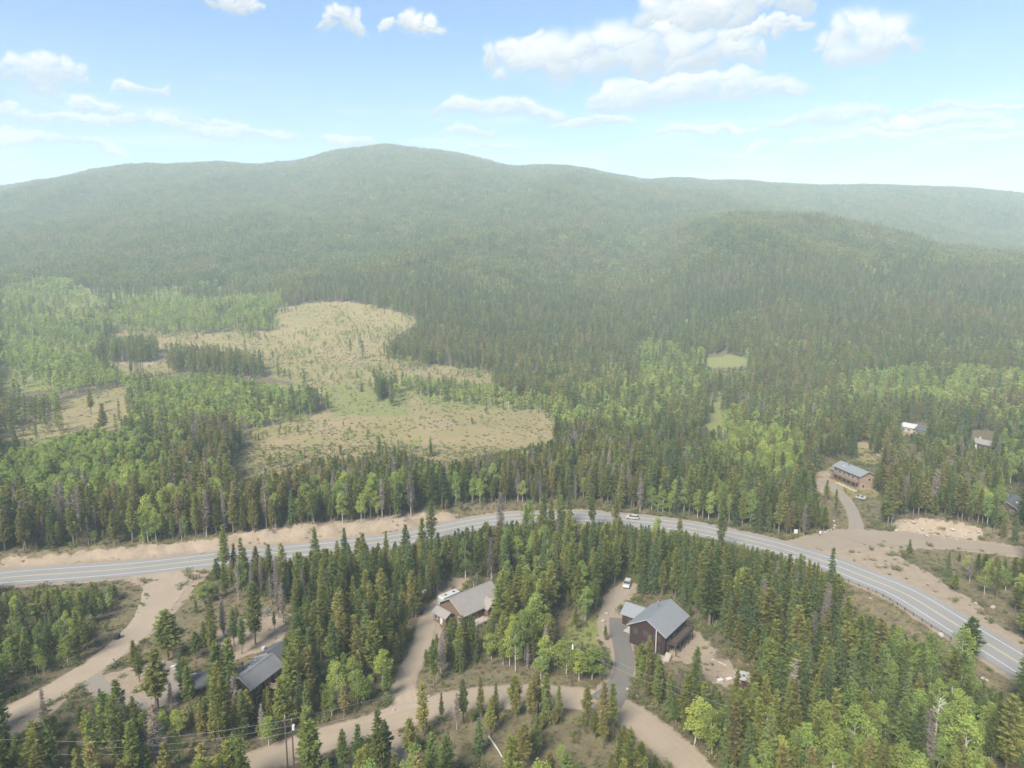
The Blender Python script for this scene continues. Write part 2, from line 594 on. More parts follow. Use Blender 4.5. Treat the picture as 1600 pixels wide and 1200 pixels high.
def gravel_material(name, c1, c2, c3):
    """gravel: patches, lengthwise wheel tracks (along the strip's own v coordinate) and fine grit"""
    m, N, L, out = nodes_of(name)
    p = N.new('ShaderNodeBsdfPrincipled')
    p.inputs['Roughness'].default_value = 0.92
    p.inputs['Specular IOR Level'].default_value = 0.15
    geo = N.new('ShaderNodeNewGeometry')
    uv = N.new('ShaderNodeUVMap')
    mp = N.new('ShaderNodeMapping')
    mp.inputs['Scale'].default_value = (1.1, 0.035, 1)
    L.new(uv.outputs[0], mp.inputs[0])

    def noise(vec, scale, detail=4, rough=0.6):
        n = N.new('ShaderNodeTexNoise')
        n.inputs['Scale'].default_value = scale
        n.inputs['Detail'].default_value = detail
        n.inputs['Roughness'].default_value = rough
        L.new(vec, n.inputs['Vector'])
        r = N.new('ShaderNodeMapRange')
        r.inputs['From Min'].default_value = 0.35
        r.inputs['From Max'].default_value = 0.68
        L.new(n.outputs['Fac'], r.inputs['Value'])
        return r.outputs[0]
    tracks = noise(mp.outputs[0], 1.0, 3)
    patch = noise(geo.outputs['Position'], 0.16, 5, 0.65)
    grit = noise(geo.outputs['Position'], 3.0, 4, 0.75)

    def mix(f, a, b, k=1.0):
        n = N.new('ShaderNodeMix')
        n.data_type = 'RGBA'
        if k != 1.0:
            q = N.new('ShaderNodeMath')
            q.operation = 'MULTIPLY'
            q.inputs[1].default_value = k
            L.new(f, q.inputs[0])
            f = q.outputs[0]
        L.new(f, n.inputs['Factor'])
        for s, i in ((a, 6), (b, 7)):
            if isinstance(s, tuple):
                n.inputs[i].default_value = (*s, 1)
            else:
                L.new(s, n.inputs[i])
        return n.outputs[2]
    c = mix(tracks, c1, c2)
    c = mix(noise(geo.outputs['Position'], 0.035, 3), c, tuple(x * 0.86 for x in c1), 0.8)
    c = mix(patch, c, c3, 0.7)
    c = mix(grit, c, tuple(x * 0.7 for x in c1), 0.35)
    L.new(c, p.inputs['Base Color'])
    b = N.new('ShaderNodeBump')
    b.inputs['Strength'].default_value = 0.3
    b.inputs['Distance'].default_value = 0.1
    L.new(grit, b.inputs['Height'])
    L.new(b.outputs[0], p.inputs['Normal'])
    L.new(p.outputs[0], out.inputs['Surface'])
    MAT[name] = m


ground_material()
gravel_material('gravel', (0.255, 0.210, 0.158), (0.305, 0.255, 0.196), (0.228, 0.182, 0.134))
gravel_material('grey_gravel', (0.205, 0.172, 0.134), (0.250, 0.212, 0.168), (0.22, 0.178, 0.134))
gravel_material('pale_gravel', (0.185, 0.165, 0.14), (0.22, 0.192, 0.165), (0.20, 0.17, 0.135))
gravel_material('asphalt', (0.185, 0.183, 0.177), (0.225, 0.222, 0.214), (0.20, 0.195, 0.187))
gravel_material('drive_asphalt', (0.11, 0.105, 0.10), (0.145, 0.137, 0.125), (0.135, 0.12, 0.10))
simple('white_paint', (0.372, 0.372, 0.360), (0.450, 0.450, 0.432), 2.0, 0.7)
simple('yellow_paint', (0.312, 0.264, 0.144), (0.360, 0.324, 0.216), 2.0, 0.7)
foliage('pine_needles', [(0.112, 0.150, 0.046), (0.162, 0.190, 0.050), (0.210, 0.216, 0.056), (0.228, 0.200, 0.074), (0.212, 0.170, 0.092)], 0.48)
foliage('spruce_needles', [(0.100, 0.140, 0.058), (0.128, 0.162, 0.058), (0.162, 0.182, 0.062)], 0.48)
foliage('aspen_leaves', [(0.200, 0.268, 0.078), (0.258, 0.322, 0.084), (0.310, 0.358, 0.090), (0.355, 0.360, 0.096)], 0.5)
foliage('dead_twigs', [(0.150, 0.125, 0.106), (0.188, 0.156, 0.131), (0.213, 0.181, 0.163), (0.188, 0.125, 0.081)], 0.1)
foliage('shrub_leaves', [(0.115, 0.142, 0.058), (0.150, 0.168, 0.064), (0.180, 0.165, 0.074), (0.160, 0.130, 0.078)], 0.35)
foliage('dry_grass', [(0.132, 0.123, 0.053), (0.165, 0.143, 0.066), (0.198, 0.160, 0.083)], 0.3)
simple('pine_bark', (0.104, 0.076, 0.056), (0.176, 0.136, 0.108), 3.0, 0.9)
simple('grey_wood', (0.180, 0.162, 0.144), (0.252, 0.234, 0.210), 3.0, 0.9, stretch=(1, 1, 0.2))
simple('aspen_bark', (0.300, 0.288, 0.252), (0.360, 0.348, 0.312), 2.0, 0.8)
simple('boulder_stone', (0.215, 0.185, 0.155), (0.300, 0.270, 0.235), 2.5, 0.9, 0.4)
simple('roof_grey', (0.135, 0.145, 0.155), (0.160, 0.170, 0.178), 0.9, 0.7, stretch=(1, 6, 1))
simple('roof_taupe', (0.165, 0.152, 0.140), (0.190, 0.176, 0.162), 0.8, 0.8)
simple('roof_dark', (0.058, 0.062, 0.068), (0.078, 0.083, 0.090), 0.8, 0.6)
simple('roof_slate', (0.115, 0.120, 0.124), (0.140, 0.144, 0.148), 0.9, 0.8)
simple('wall_red', (0.024, 0.0115, 0.011), (0.033, 0.0155, 0.0145), 1.2, 0.8, stretch=(1, 1, 8))
simple('wall_brown', (0.048, 0.034, 0.029), (0.068, 0.048, 0.040), 1.2, 0.85, stretch=(1, 1, 8))
simple('wall_log', (0.092, 0.060, 0.042), (0.128, 0.084, 0.056), 1.2, 0.85, stretch=(1, 1, 8))
simple('wall_tan', (0.204, 0.141, 0.099), (0.252, 0.177, 0.126), 0.8, 0.85)
simple('wall_cream', (0.288, 0.252, 0.204), (0.330, 0.294, 0.240), 0.8, 0.85)
simple('trim_white', (0.372, 0.360, 0.336), (0.420, 0.408, 0.384), 2.0, 0.6)
simple('trim_grey', (0.204, 0.198, 0.192), (0.252, 0.246, 0.240), 2.0, 0.7)
simple('door_red', (0.240, 0.045, 0.027), (0.276, 0.060, 0.036), 2.0, 0.6)
simple('shed_red', (0.075, 0.020, 0.020), (0.095, 0.028, 0.026), 1.5, 0.8)
simple('deck_wood', (0.132, 0.087, 0.057), (0.186, 0.126, 0.084), 2.0, 0.85)
simple('pale_wood', (0.276, 0.222, 0.168), (0.336, 0.276, 0.216), 2.0, 0.85)
simple('concrete', (0.252, 0.228, 0.204), (0.312, 0.282, 0.252), 1.0, 0.9)
simple('glass', (0.03, 0.035, 0.04), (0.05, 0.055, 0.06), 1.0, 0.12, spec=0.6)
simple('white_metal', (0.30, 0.30, 0.29), (0.34, 0.34, 0.33), 1.0, 0.35, spec=0.5)
simple('dark_metal', (0.05, 0.05, 0.055), (0.08, 0.08, 0.085), 2.0, 0.5)
simple('galvanised', (0.216, 0.216, 0.216), (0.288, 0.288, 0.288), 2.0, 0.45, metallic=0.6)
simple('black_rubber', (0.025, 0.025, 0.025), (0.04, 0.04, 0.04), 3.0, 0.9)
simple('car_dark', (0.035, 0.04, 0.05), (0.045, 0.05, 0.06), 1.0, 0.25, spec=0.5)
simple('pole_wood', (0.068, 0.048, 0.036), (0.104, 0.076, 0.056), 3.0, 0.9, stretch=(1, 1, 0.15))
simple('ceramic', (0.420, 0.420, 0.408), (0.468, 0.468, 0.456), 3.0, 0.3)
simple('wire_metal', (0.180, 0.186, 0.186), (0.228, 0.234, 0.234), 1.0, 0.5)
simple('solar_blue', (0.030, 0.036, 0.054), (0.042, 0.048, 0.072), 1.0, 0.3, spec=0.5)
simple('orange_wood', (0.252, 0.132, 0.078), (0.300, 0.174, 0.108), 2.0, 0.9)
simple('tarp_white', (0.30, 0.30, 0.29), (0.34, 0.34, 0.33), 1.5, 0.6)


# ------------------------------------------------------------------ object helpers
def tag(o, label=None, cat=None, group=None, kind=None):
    for k, v in (('label', label), ('category', cat), ('group', group), ('kind', kind)):
        if v:
            o[k] = v
    return o


def mesh_data(name, verts, faces, mats, midx=None, smooth=False):
    me = bpy.data.meshes.new(name)
    me.from_pydata([tuple(map(float, v)) for v in verts], [], [tuple(f) for f in faces])
    for m in (mats if isinstance(mats, (list, tuple)) else [mats]):
        me.materials.append(m if not isinstance(m, str) else MAT[m])
    if midx is not None:
        me.polygons.foreach_set('material_index', np.array(midx, np.int32))
    if smooth:
        me.polygons.foreach_set('use_smooth', np.ones(len(me.polygons), bool))
    me.update()
    return me


def link(name, data, parent=None, loc=None, rz=0.0):
    o = bpy.data.objects.new(name, data)
    COL.objects.link(o)
    o.parent = parent
    if loc is not None:
        o.location = tuple(map(float, loc))
    if rz:
        o.rotation_euler = (0, 0, rz)
    return o


def empty(name, loc, rz, label, cat, group=None):
    o = bpy.data.objects.new(name, None)
    o.empty_display_size = 0.5
    COL.objects.link(o)
    o.location = tuple(map(float, loc))
    o.rotation_euler = (0, 0, rz)
    return tag(o, label, cat, group)


class MB:
    def __init__(self):
        self.v, self.f = [], []

    def box(self, x0, x1, y0, y1, z0, z1):
        b = len(self.v)
        self.v += [(x, y, z) for z in (z0, z1) for x, y in ((x0, y0), (x1, y0), (x1, y1), (x0, y1))]
        self.f += [tuple(b + i for i in q) for q in ((0, 3, 2, 1), (4, 5, 6, 7), (0, 1, 5, 4), (1, 2, 6, 5), (2, 3, 7, 6), (3, 0, 4, 7))]
        return self

    def prism(self, pts, axis, a0, a1):
        """polygon pts extruded along an axis: axis 'x' -> pts are (y, z); 'y' -> (x, z); 'z' -> (x, y)"""
        b, n = len(self.v), len(pts)
        for a in (a0, a1):
            for p, q in pts:
                self.v.append({'x': (a, p, q), 'y': (p, a, q), 'z': (p, q, a)}[axis])
        self.f.append(tuple(range(b, b + n)))
        self.f.append(tuple(range(b + 2 * n - 1, b + n - 1, -1)))
        for i in range(n):
            j = (i + 1) % n
            self.f.append((b + i, b + n + i, b + n + j, b + j))
        return self

    def tube(self, pts, rads, n=6, cap=True):
        b = len(self.v)
        pts = [Vector(p) for p in pts]
        for i, p in enumerate(pts):
            t = (pts[min(i + 1, len(pts) - 1)] - pts[max(i - 1, 0)]).normalized()
            a = t.orthogonal().normalized() if abs(t.z) < 0.99 else Vector((1, 0, 0))
            a = (a - t * a.dot(t)).normalized()
            c = t.cross(a)
            for k in range(n):
                w = 2 * math.pi * k / n
                self.v.append(tuple(p + (a * math.cos(w) + c * math.sin(w)) * rads[i]))
        for i in range(len(pts) - 1):
            for k in range(n):
                k2 = (k + 1) % n
                self.f.append((b + i * n + k, b + i * n + k2, b + (i + 1) * n + k2, b + (i + 1) * n + k))
        if cap:
            self.f.append(tuple(b + k for k in reversed(range(n))))
            e = b + (len(pts) - 1) * n
            self.f.append(tuple(e + k for k in range(n)))
        return self

    def build(self, name, mat, parent=None, loc=None, rz=0.0, smooth=False, fix=True):
        me = mesh_data(name, self.v, self.f, mat, smooth=smooth)
        if fix:
            bm = bmesh.new()
            bm.from_mesh(me)
            bmesh.ops.recalc_face_normals(bm, faces=bm.faces)
            bm.to_mesh(me)
            bm.free()
        return link(name, me, parent, loc, rz)


# ------------------------------------------------------------------ the ground: one sheet
def graded(lo_fine, hi_fine, step, lo, hi, growth):
    mid = list(np.arange(lo_fine, hi_fine + step * 0.5, step))
    up, s, x = [], step, hi_fine
    while x < hi:
        s *= growth
        x += s
        up.append(x)
    dn, s, x = [], step, lo_fine
    while x > lo:
        s *= growth
        x -= s
        dn.append(x)
    return np.array(dn[::-1] + mid + up)


GRAVEL_LEFT = pix_line([(268, 884), (266, 905), (252, 935), (225, 975), (185, 1013), (130, 1052), (65, 1090), (0, 1122), (-90, 1160)], 2.0)
GRAVEL_LOW = pix_line([(240, 1262), (380, 1203), (470, 1168), (560, 1142), (640, 1115), (720, 1095), (800, 1087), (880, 1088), (955, 1102), (1010, 1135), (1050, 1168), (1085, 1205), (1120, 1260)], 2.0)
DRIVE_MID = pix_line([(638, 1112), (632, 1085), (634, 1058), (648, 1030), (658, 1003), (668, 975), (682, 950), (705, 934)], 2.0)
DRIVE_RIGHT = pix_line([(945, 1098), (966, 1072), (976, 1040), (972, 1010), (967, 985), (966, 966)], 2.0)
DRIVE_RIGHT_UP = pix_line([(952, 990), (950, 968), (957, 945), (972, 926), (982, 915)], 2.0)
DRIVE_LEFT = pix_line([(140, 1058), (165, 1080), (200, 1094), (240, 1099), (262, 1086), (270, 1062), (262, 1045), (240, 1040)], 2.0)
SPUR = pix_line([(585, 1138), (612, 1160), (628, 1185), (640, 1225)], 2.0)
LODGE_DRIVE = pix_line([(1338, 838), (1337, 815), (1328, 792), (1312, 772), (1292, 757), (1276, 750)], 2.0)
GRAVEL_RIGHT = pix_line([(1245, 852), (1290, 842), (1340, 836), (1400, 838), (1480, 847), (1560, 858), (1680, 872)], 2.0)
TRACKS = [(GRAVEL_LEFT, 3.2), (GRAVEL_LOW, 3.6), (DRIVE_MID, 2.3), (DRIVE_RIGHT, 2.3), (DRIVE_RIGHT_UP, 2.2), (DRIVE_LEFT, 1.9), (SPUR, 1.5), (LODGE_DRIVE, 1.9), (GRAVEL_RIGHT, 4.0)]

DIRT = [
    [(196, 906), (330, 866), (345, 884), (300, 925), (262, 975), (225, 1005), (200, 985), (238, 935), (222, 915)],
    [(0, 1130), (60, 1105), (110, 1090), (60, 1130), (0, 1165)],
    [(335, 990), (390, 965), (440, 965), (445, 1000), (415, 1015), (360, 1035), (325, 1030)],
    [(170, 1055), (225, 1040), (285, 1035), (280, 1100), (200, 1108), (165, 1085)],
    [(655, 1010), (668, 960), (690, 905), (735, 905), (700, 950), (690, 990), (662, 1030)],
    [(935, 985), (945, 930), (985, 905), (1000, 925), (970, 950), (985, 1000), (980, 1060), (940, 1090)],
    [(1215, 850), (1300, 826), (1420, 832), (1600, 852), (1600, 872), (1480, 858), (1400, 858), (1420, 880), (1470, 905), (1530, 950), (1610, 1003), (1610, 1035), (1480, 955), (1410, 915), (1320, 880), (1250, 860)],
    [(1395, 812), (1440, 808), (1500, 815), (1540, 828), (1530, 848), (1400, 838)],
    [(0, 870), (120, 862), (250, 850), (330, 842), (420, 826), (520, 808), (640, 803), (720, 800), (700, 820), (560, 838), (400, 862), (200, 880), (0, 893)],
    [(600, 1140), (640, 1150), (660, 1200), (620, 1200)],
    [(1030, 985), (1070, 975), (1100, 1000), (1140, 1040), (1170, 1060), (1130, 1075), (1085, 1040), (1050, 1030)],
    [(1262, 738), (1300, 735), (1300, 760), (1290, 775), (1268, 760)],
    [(1545, 705), (1600, 705), (1600, 722), (1560, 722)],
    [(300, 555), (215, 575), (180, 565), (200, 550)],
]
DRY = [
    [(150, 512), (260, 520), (420, 518), (428, 482), (500, 470), (560, 472), (660, 498), (625, 522), (606, 545), (608, 560), (760, 578), (800, 600), (900, 640), (890, 668), (850, 695), (690, 728), (500, 725), (385, 755), (350, 740),
     (372, 690), (410, 665), (490, 650), (510, 632), (480, 604), (420, 588), (330, 570), (215, 590), (150, 560)],
    [(60, 640), (205, 600), (215, 670), (130, 690), (0, 720), (0, 580), (40, 590), (30, 630)],
    [(120, 450), (420, 445), (400, 465), (250, 470), (130, 470)],
    [(1094, 567), (1108, 559), (1135, 555), (1158, 557), (1176, 564), (1164, 571), (1140, 575), (1112, 574)], [(1108, 618), (1126, 612), (1138, 628), (1130, 650), (1134, 668), (1112, 676), (1100, 660), (1110, 640)],
    [(190, 905), (330, 930), (470, 940), (470, 1000), (420, 1050), (230, 1060), (215, 1010)],
    [(0, 905), (190, 905), (240, 925), (180, 1000), (0, 1090), (0, 1060), (150, 1000), (190, 930), (150, 912), (0, 918)],
    [(1262, 740), (1300, 730), (1370, 765), (1390, 805), (1345, 830), (1290, 835), (1270, 790)],
    [(1330, 690), (1400, 690), (1385, 730), (1340, 722)],
    [(1330, 905), (1500, 1000), (1600, 1080), (1600, 1110), (1480, 1040), (1380, 985), (1320, 940)],
    [(1400, 850), (1600, 862), (1600, 1010), (1480, 900)],
    [(0, 862), (330, 835), (640, 798), (780, 795), (780, 806), (640, 830), (330, 868), (0, 895)],
    [(640, 1040), (870, 1045), (940, 1075), (700, 1080), (640, 1110)], [(640, 1105), (1000, 1105), (1060, 1200), (600, 1200)],
    [(1030, 990), (1170, 1040), (1150, 1080), (1090, 1090), (1010, 1080)],
    [(860, 950), (950, 950), (940, 1000), (860, 1010)], [(0, 1120), (80, 1110), (60, 1200), (0, 1200)], [(100, 1150), (330, 1150), (330, 1200), (80, 1200)],
    [(1600, 700), (1500, 690), (1500, 720), (1600, 740)], [(1380, 665), (1480, 665), (1470, 690), (1380, 690)],
]
GREEN = [
    [(0, 430), (120, 435), (200, 450), (440, 450), (430, 515), (160, 515), (140, 545), (210, 590), (0, 620)],
    [(200, 600), (480, 600), (480, 655), (300, 660), (200, 650)], [(0, 690), (260, 670), (240, 760), (0, 760)],
    [(600, 600), (800, 600), (920, 640), (700, 640)], [(1094, 567), (1108, 559), (1135, 555), (1158, 557), (1176, 564), (1164, 571), (1140, 575), (1112, 574)], [(1108, 618), (1126, 612), (1138, 628), (1130, 650), (1134, 668), (1112, 676), (1100, 660), (1110, 640)],
    [(1230, 830), (1285, 828), (1270, 845), (1225, 848)],
    [(880, 965), (950, 960), (930, 1010), (880, 1010)], [(500, 600), (640, 610), (640, 650), (520, 650)],
]
FAN = {'u': None}


def polys(ps, u, v, x, y, warp=1.0):
    k = np.clip(600.0 / np.maximum(y, 60), 0.6, 4.5) * 2.4 * warp
    uw = u + k * fbm(x / 7, y / 7, 41, 3)
    vw = v + 0.6 * k * fbm(x / 7, y / 7, 47, 3)
    r = np.zeros(u.shape, bool)
    for p in ps:
        r |= inside(p, uw, vw)
    return r


def make_ground():
    xs = graded(-235, 250, 1.1, -3600, 3600, 1.035)
    ys = graded(75, 330, 1.1, -500, 4800, 1.016)
    ys = np.r_[ys[ys < 75][::4], ys[ys >= 75]]
    X, Y = np.meshgrid(xs, ys)
    x, y = X.ravel(), Y.ravel()
    z = height(x, y)
    nx, ny = len(xs), len(ys)
    idx = np.arange(nx * ny).reshape(ny, nx)
    q = np.stack([idx[:-1, :-1], idx[:-1, 1:], idx[1:, 1:], idx[1:, :-1]], -1).reshape(-1, 4)
    me = bpy.data.meshes.new('ground')
    me.vertices.add(nx * ny)
    me.vertices.foreach_set('co', np.stack([x, y, z], 1).astype(np.float32).ravel())
    me.loops.add(q.size)
    me.loops.foreach_set('vertex_index', q.ravel().astype(np.int32))
    me.polygons.add(len(q))
    me.polygons.foreach_set('loop_start', np.arange(0, q.size, 4, dtype=np.int32))
    me.polygons.foreach_set('use_smooth', np.ones(len(q), bool))
    me.update()
    u, v = proj(x, y, z)
    ok = y > 40
    cov = np.zeros((nx * ny, 4), np.float32)
    cov[:, 3] = 1
    cov[:, 0] = polys(DIRT, u, v, x, y) & ok
    cov[:, 1] = (polys(DRY, u, v, x, y) & ok) * np.where(y > 262, 0.95, 0.40)
    cov[:, 2] = polys(GREEN, u, v, x, y) & ok
    nr = ok & (y < 340) & (np.abs(x) < 300)
    for ln, w in TRACKS + [(HIGHWAY, 7.6)]:
        d = np.abs(line_dist(ln, x[nr], y[nr])[0])
        cov[nr, 0] = np.maximum(cov[nr, 0], sstep(w + 1.0, w - 0.2, d))
    a = me.color_attributes.new('cover', 'FLOAT_COLOR', 'POINT')
    a.data.foreach_set('color', cov.ravel())
    me.materials.append(MAT['ground'])
    o = link('ground', me)
    tag(o, 'rolling ground of dry grass, soil and forest floor rising to the mountain', None, None, 'structure')
    return o


make_ground()


# ------------------------------------------------------------------ roads
def ribbon(name, line, left, right, lift, mat, label=None, jitter=0.0, nx=5, parent=None, kind='structure', s0=0, s1=None):
    line = line[s0:s1]
    n = len(line)
    t = np.gradient(line, axis=0)
    t /= np.hypot(t[:, 0], t[:, 1])[:, None]
    nrm = np.c_[-t[:, 1], t[:, 0]]
    s = np.r_[0, np.cumsum(np.hypot(*np.diff(line, axis=0).T))]
    lw = np.full(n, left, float) if np.isscalar(left) else np.interp(np.linspace(0, 1, n), np.linspace(0, 1, len(left)), left)
    rw = np.full(n, right, float) if np.isscalar(right) else np.interp(np.linspace(0, 1, n), np.linspace(0, 1, len(right)), right)
    if jitter:
        lw = lw + jitter * fbm(s / 4, s * 0, 51, 3)
        rw = rw + jitter * fbm(s / 4, s * 0, 57, 3)
    vs, uvs = [], []
    for k in range(nx):
        w = k / (nx - 1)
        off = lw * (1 - w) - rw * w
        p = line + nrm * off[:, None]
        vs.append(np.c_[p, height(p[:, 0], p[:, 1]) * 0])
        uvs.append(np.c_[off, s])
    # strips stay level across, following the ground at the middle
    zc = np.max([height(v[:, 0], v[:, 1]) for v in vs], axis=0)
    zc = np.convolve(np.r_[[zc[0]] * 2, zc, [zc[-1]] * 2], np.ones(5) / 5, 'valid')
    zg = [np.maximum(height(v[:, 0], v[:, 1]), zc - 0.03) if name == 'x' else height(v[:, 0], v[:, 1]) for v in vs]
    for v, z in zip(vs, zg):
        v[:, 2] = z + lift
    V = np.vstack(vs)
    UV = np.vstack(uvs)
    faces = [(k * n + i, (k + 1) * n + i, (k + 1) * n + i + 1, k * n + i + 1) for k in range(nx - 1) for i in range(n - 1)]
    me = mesh_data(name, V, faces, mat, smooth=True)
    ul = me.uv_layers.new(name='UVMap')
    li = np.empty(len(me.loops), np.int32)
    me.loops.foreach_get('vertex_index', li)
    ul.data.foreach_set('uv', UV[li].astype(np.float32).ravel())
    o = link(name, me, parent)
    if parent is None:
        tag(o, label, None, None, kind)
    return o


ribbon('gravel_road', GRAVEL_LOW, 3.4, 3.4, 0.060, 'gravel', 'tan gravel road curving past the two driveways in front of the houses', 0.6)
ribbon('gravel_road', GRAVEL_LEFT, [10.5, 6.0, 4.2, 3.5, 3.3, 3.2, 3.2], [12, 6.5, 4.2, 3.5, 3.3, 3.2, 3.2], 0.055, 'gravel', 'pale gravel road running down from the highway junction at left', 0.6)
ribbon('driveway', DRIVE_MID, 2.2, 2.2, 0.045, 'gravel', 'tan dirt driveway leading up to the taupe-roofed house', 0.6)
ribbon('driveway', DRIVE_RIGHT, [3.6, 2.3, 2.2, 2.2, 2.4], [3.6, 2.3, 2.2, 2.2, 2.4], 0.075, 'drive_asphalt', 'grey paved driveway leading up to the dark red house', 0.2)
ribbon('driveway', DRIVE_RIGHT_UP, 2.2, 2.2, 0.045, 'grey_gravel', 'gravel track passing behind the dark red house', 0.6)
ribbon('driveway', DRIVE_LEFT, 1.8, 1.8, 0.040, 'pale_gravel', 'narrow looping gravel drive beside the brown house', 0.5)
ribbon('dirt_path', SPUR, 1.4, 1.4, 0.040, 'gravel', 'short orange dirt spur off the lower gravel road', 0.4)
ribbon('driveway', LODGE_DRIVE, [3.0, 2.0, 1.9, 1.9, 2.6], [3.0, 2.0, 1.9, 1.9, 2.6], 0.045, 'pale_gravel', 'pale gravel drive curving up to the two-storey lodge', 0.3)
ribbon('gravel_road', GRAVEL_RIGHT, [2.5, 5.0, 5.5, 4.0, 3.4, 3.2], [5.0, 9.5, 9.0, 5.0, 3.6, 3.2], 0.055, 'grey_gravel', 'brown grey gravel road leaving the highway junction at right', 0.8)
hw = ribbon('highway', HIGHWAY, 6.2, 6.2, 0.095, 'asphalt', 'grey two-lane asphalt highway bending round behind the trees')
for off, m, nm in ((3.9, 'white_paint', 'edge_line'), (-3.9, 'white_paint', 'edge_line'), (0.19, 'yellow_paint', 'centre_line'), (-0.19, 'yellow_paint', 'centre_line')):
    ribbon(nm, HIGHWAY, off + 0.11, -off + 0.11, 0.101, m, nx=2, parent=hw)


# ------------------------------------------------------------------ trees: prototypes
class TB:
    """triangles with a tint value each, two materials (0 wood, 1 leaves)"""

    def __init__(self, seed):
        self.r = np.random.default_rng(seed)
        self.V, self.T, self.M, self.n = [], [], [], 0

    def tris(self, P, tint, mat=1):
        """P: (k, 3, 3)"""
        k = len(P)
        self.V.append(P.reshape(-1, 3))
        self.T.append(np.broadcast_to(np.asarray(tint, float).reshape(-1, 1), (k, 3)).ravel() if np.ndim(tint) else np.full(3 * k, tint))
        self.M.append(np.full(k, mat))
        self.n += k

    def stick(self, pts, rads, n=5, mat=0):
        pts = np.array(pts, float)
        rings = []
        for i, p in enumerate(pts):
            t = pts[min(i + 1, len(pts) - 1)] - pts[max(i - 1, 0)]
            t = t / (np.linalg.norm(t) + 1e-9)
            a = np.cross(t, [0.3, 0.9, 0.1] if abs(t[2]) > 0.8 else [0, 0, 1])
            a /= np.linalg.norm(a) + 1e-9
            b = np.cross(t, a)
            w = np.arange(n) * 2 * np.pi / n
            rings.append(p + (np.cos(w)[:, None] * a + np.sin(w)[:, None] * b) * rads[i])
        R = np.array(rings)
        out = []
        for i in range(len(pts) - 1):
            for k in range(n):
                k2 = (k + 1) % n
                out += [(R[i, k], R[i, k2], R[i + 1, k2]), (R[i, k], R[i + 1, k2], R[i + 1, k])]
        self.tris(np.array(out), self.r.random(), mat)

    def blades(self, C, D, size, width, tint, upbias=0.6, mat=1):
        """flat sprays: each a triangle at C pointing along D, its face turned mostly upwards"""
        k = len(C)
        D = D / (np.linalg.norm(D, axis=1, keepdims=True) + 1e-9)
        N = self.r.normal(size=(k, 3)) * (1 - upbias) + np.array([0, 0, 1.0]) * upbias
        W = np.cross(N, D)
        W /= np.linalg.norm(W, axis=1, keepdims=True) + 1e-9
        size = np.broadcast_to(size, k)[:, None]
        width = np.broadcast_to(width, k)[:, None]
        self.tris(np.stack([C - W * width * 0.5 - D * size * 0.2, C + W * width * 0.5 - D * size * 0.2, C + D * size * 0.8], 1), tint, mat)

    def mesh(self, name, mats, only=None):
        V = np.vstack(self.V)
        T = np.concatenate(self.T)
        M = np.concatenate(self.M).astype(np.int32)
        if only is not None:
            keep = M == only
            k3 = np.repeat(keep, 3)
            V, T, M = V[k3], T[k3], np.zeros(keep.sum(), np.int32)
        n = len(M)
        me = bpy.data.meshes.new(name)
        me.vertices.add(3 * n)
        me.vertices.foreach_set('co', V.astype(np.float32).ravel())
        me.loops.add(3 * n)
        me.loops.foreach_set('vertex_index', np.arange(3 * n, dtype=np.int32))
        me.polygons.add(n)
        me.polygons.foreach_set('loop_start', np.arange(0, 3 * n, 3, dtype=np.int32))
        me.polygons.foreach_set('material_index', M)
        me.update()
        a = me.attributes.new('tint', 'FLOAT', 'POINT')
        a.data.foreach_set('value', T.astype(np.float32))
        for m in mats:
            me.materials.append(MAT[m])
        return me


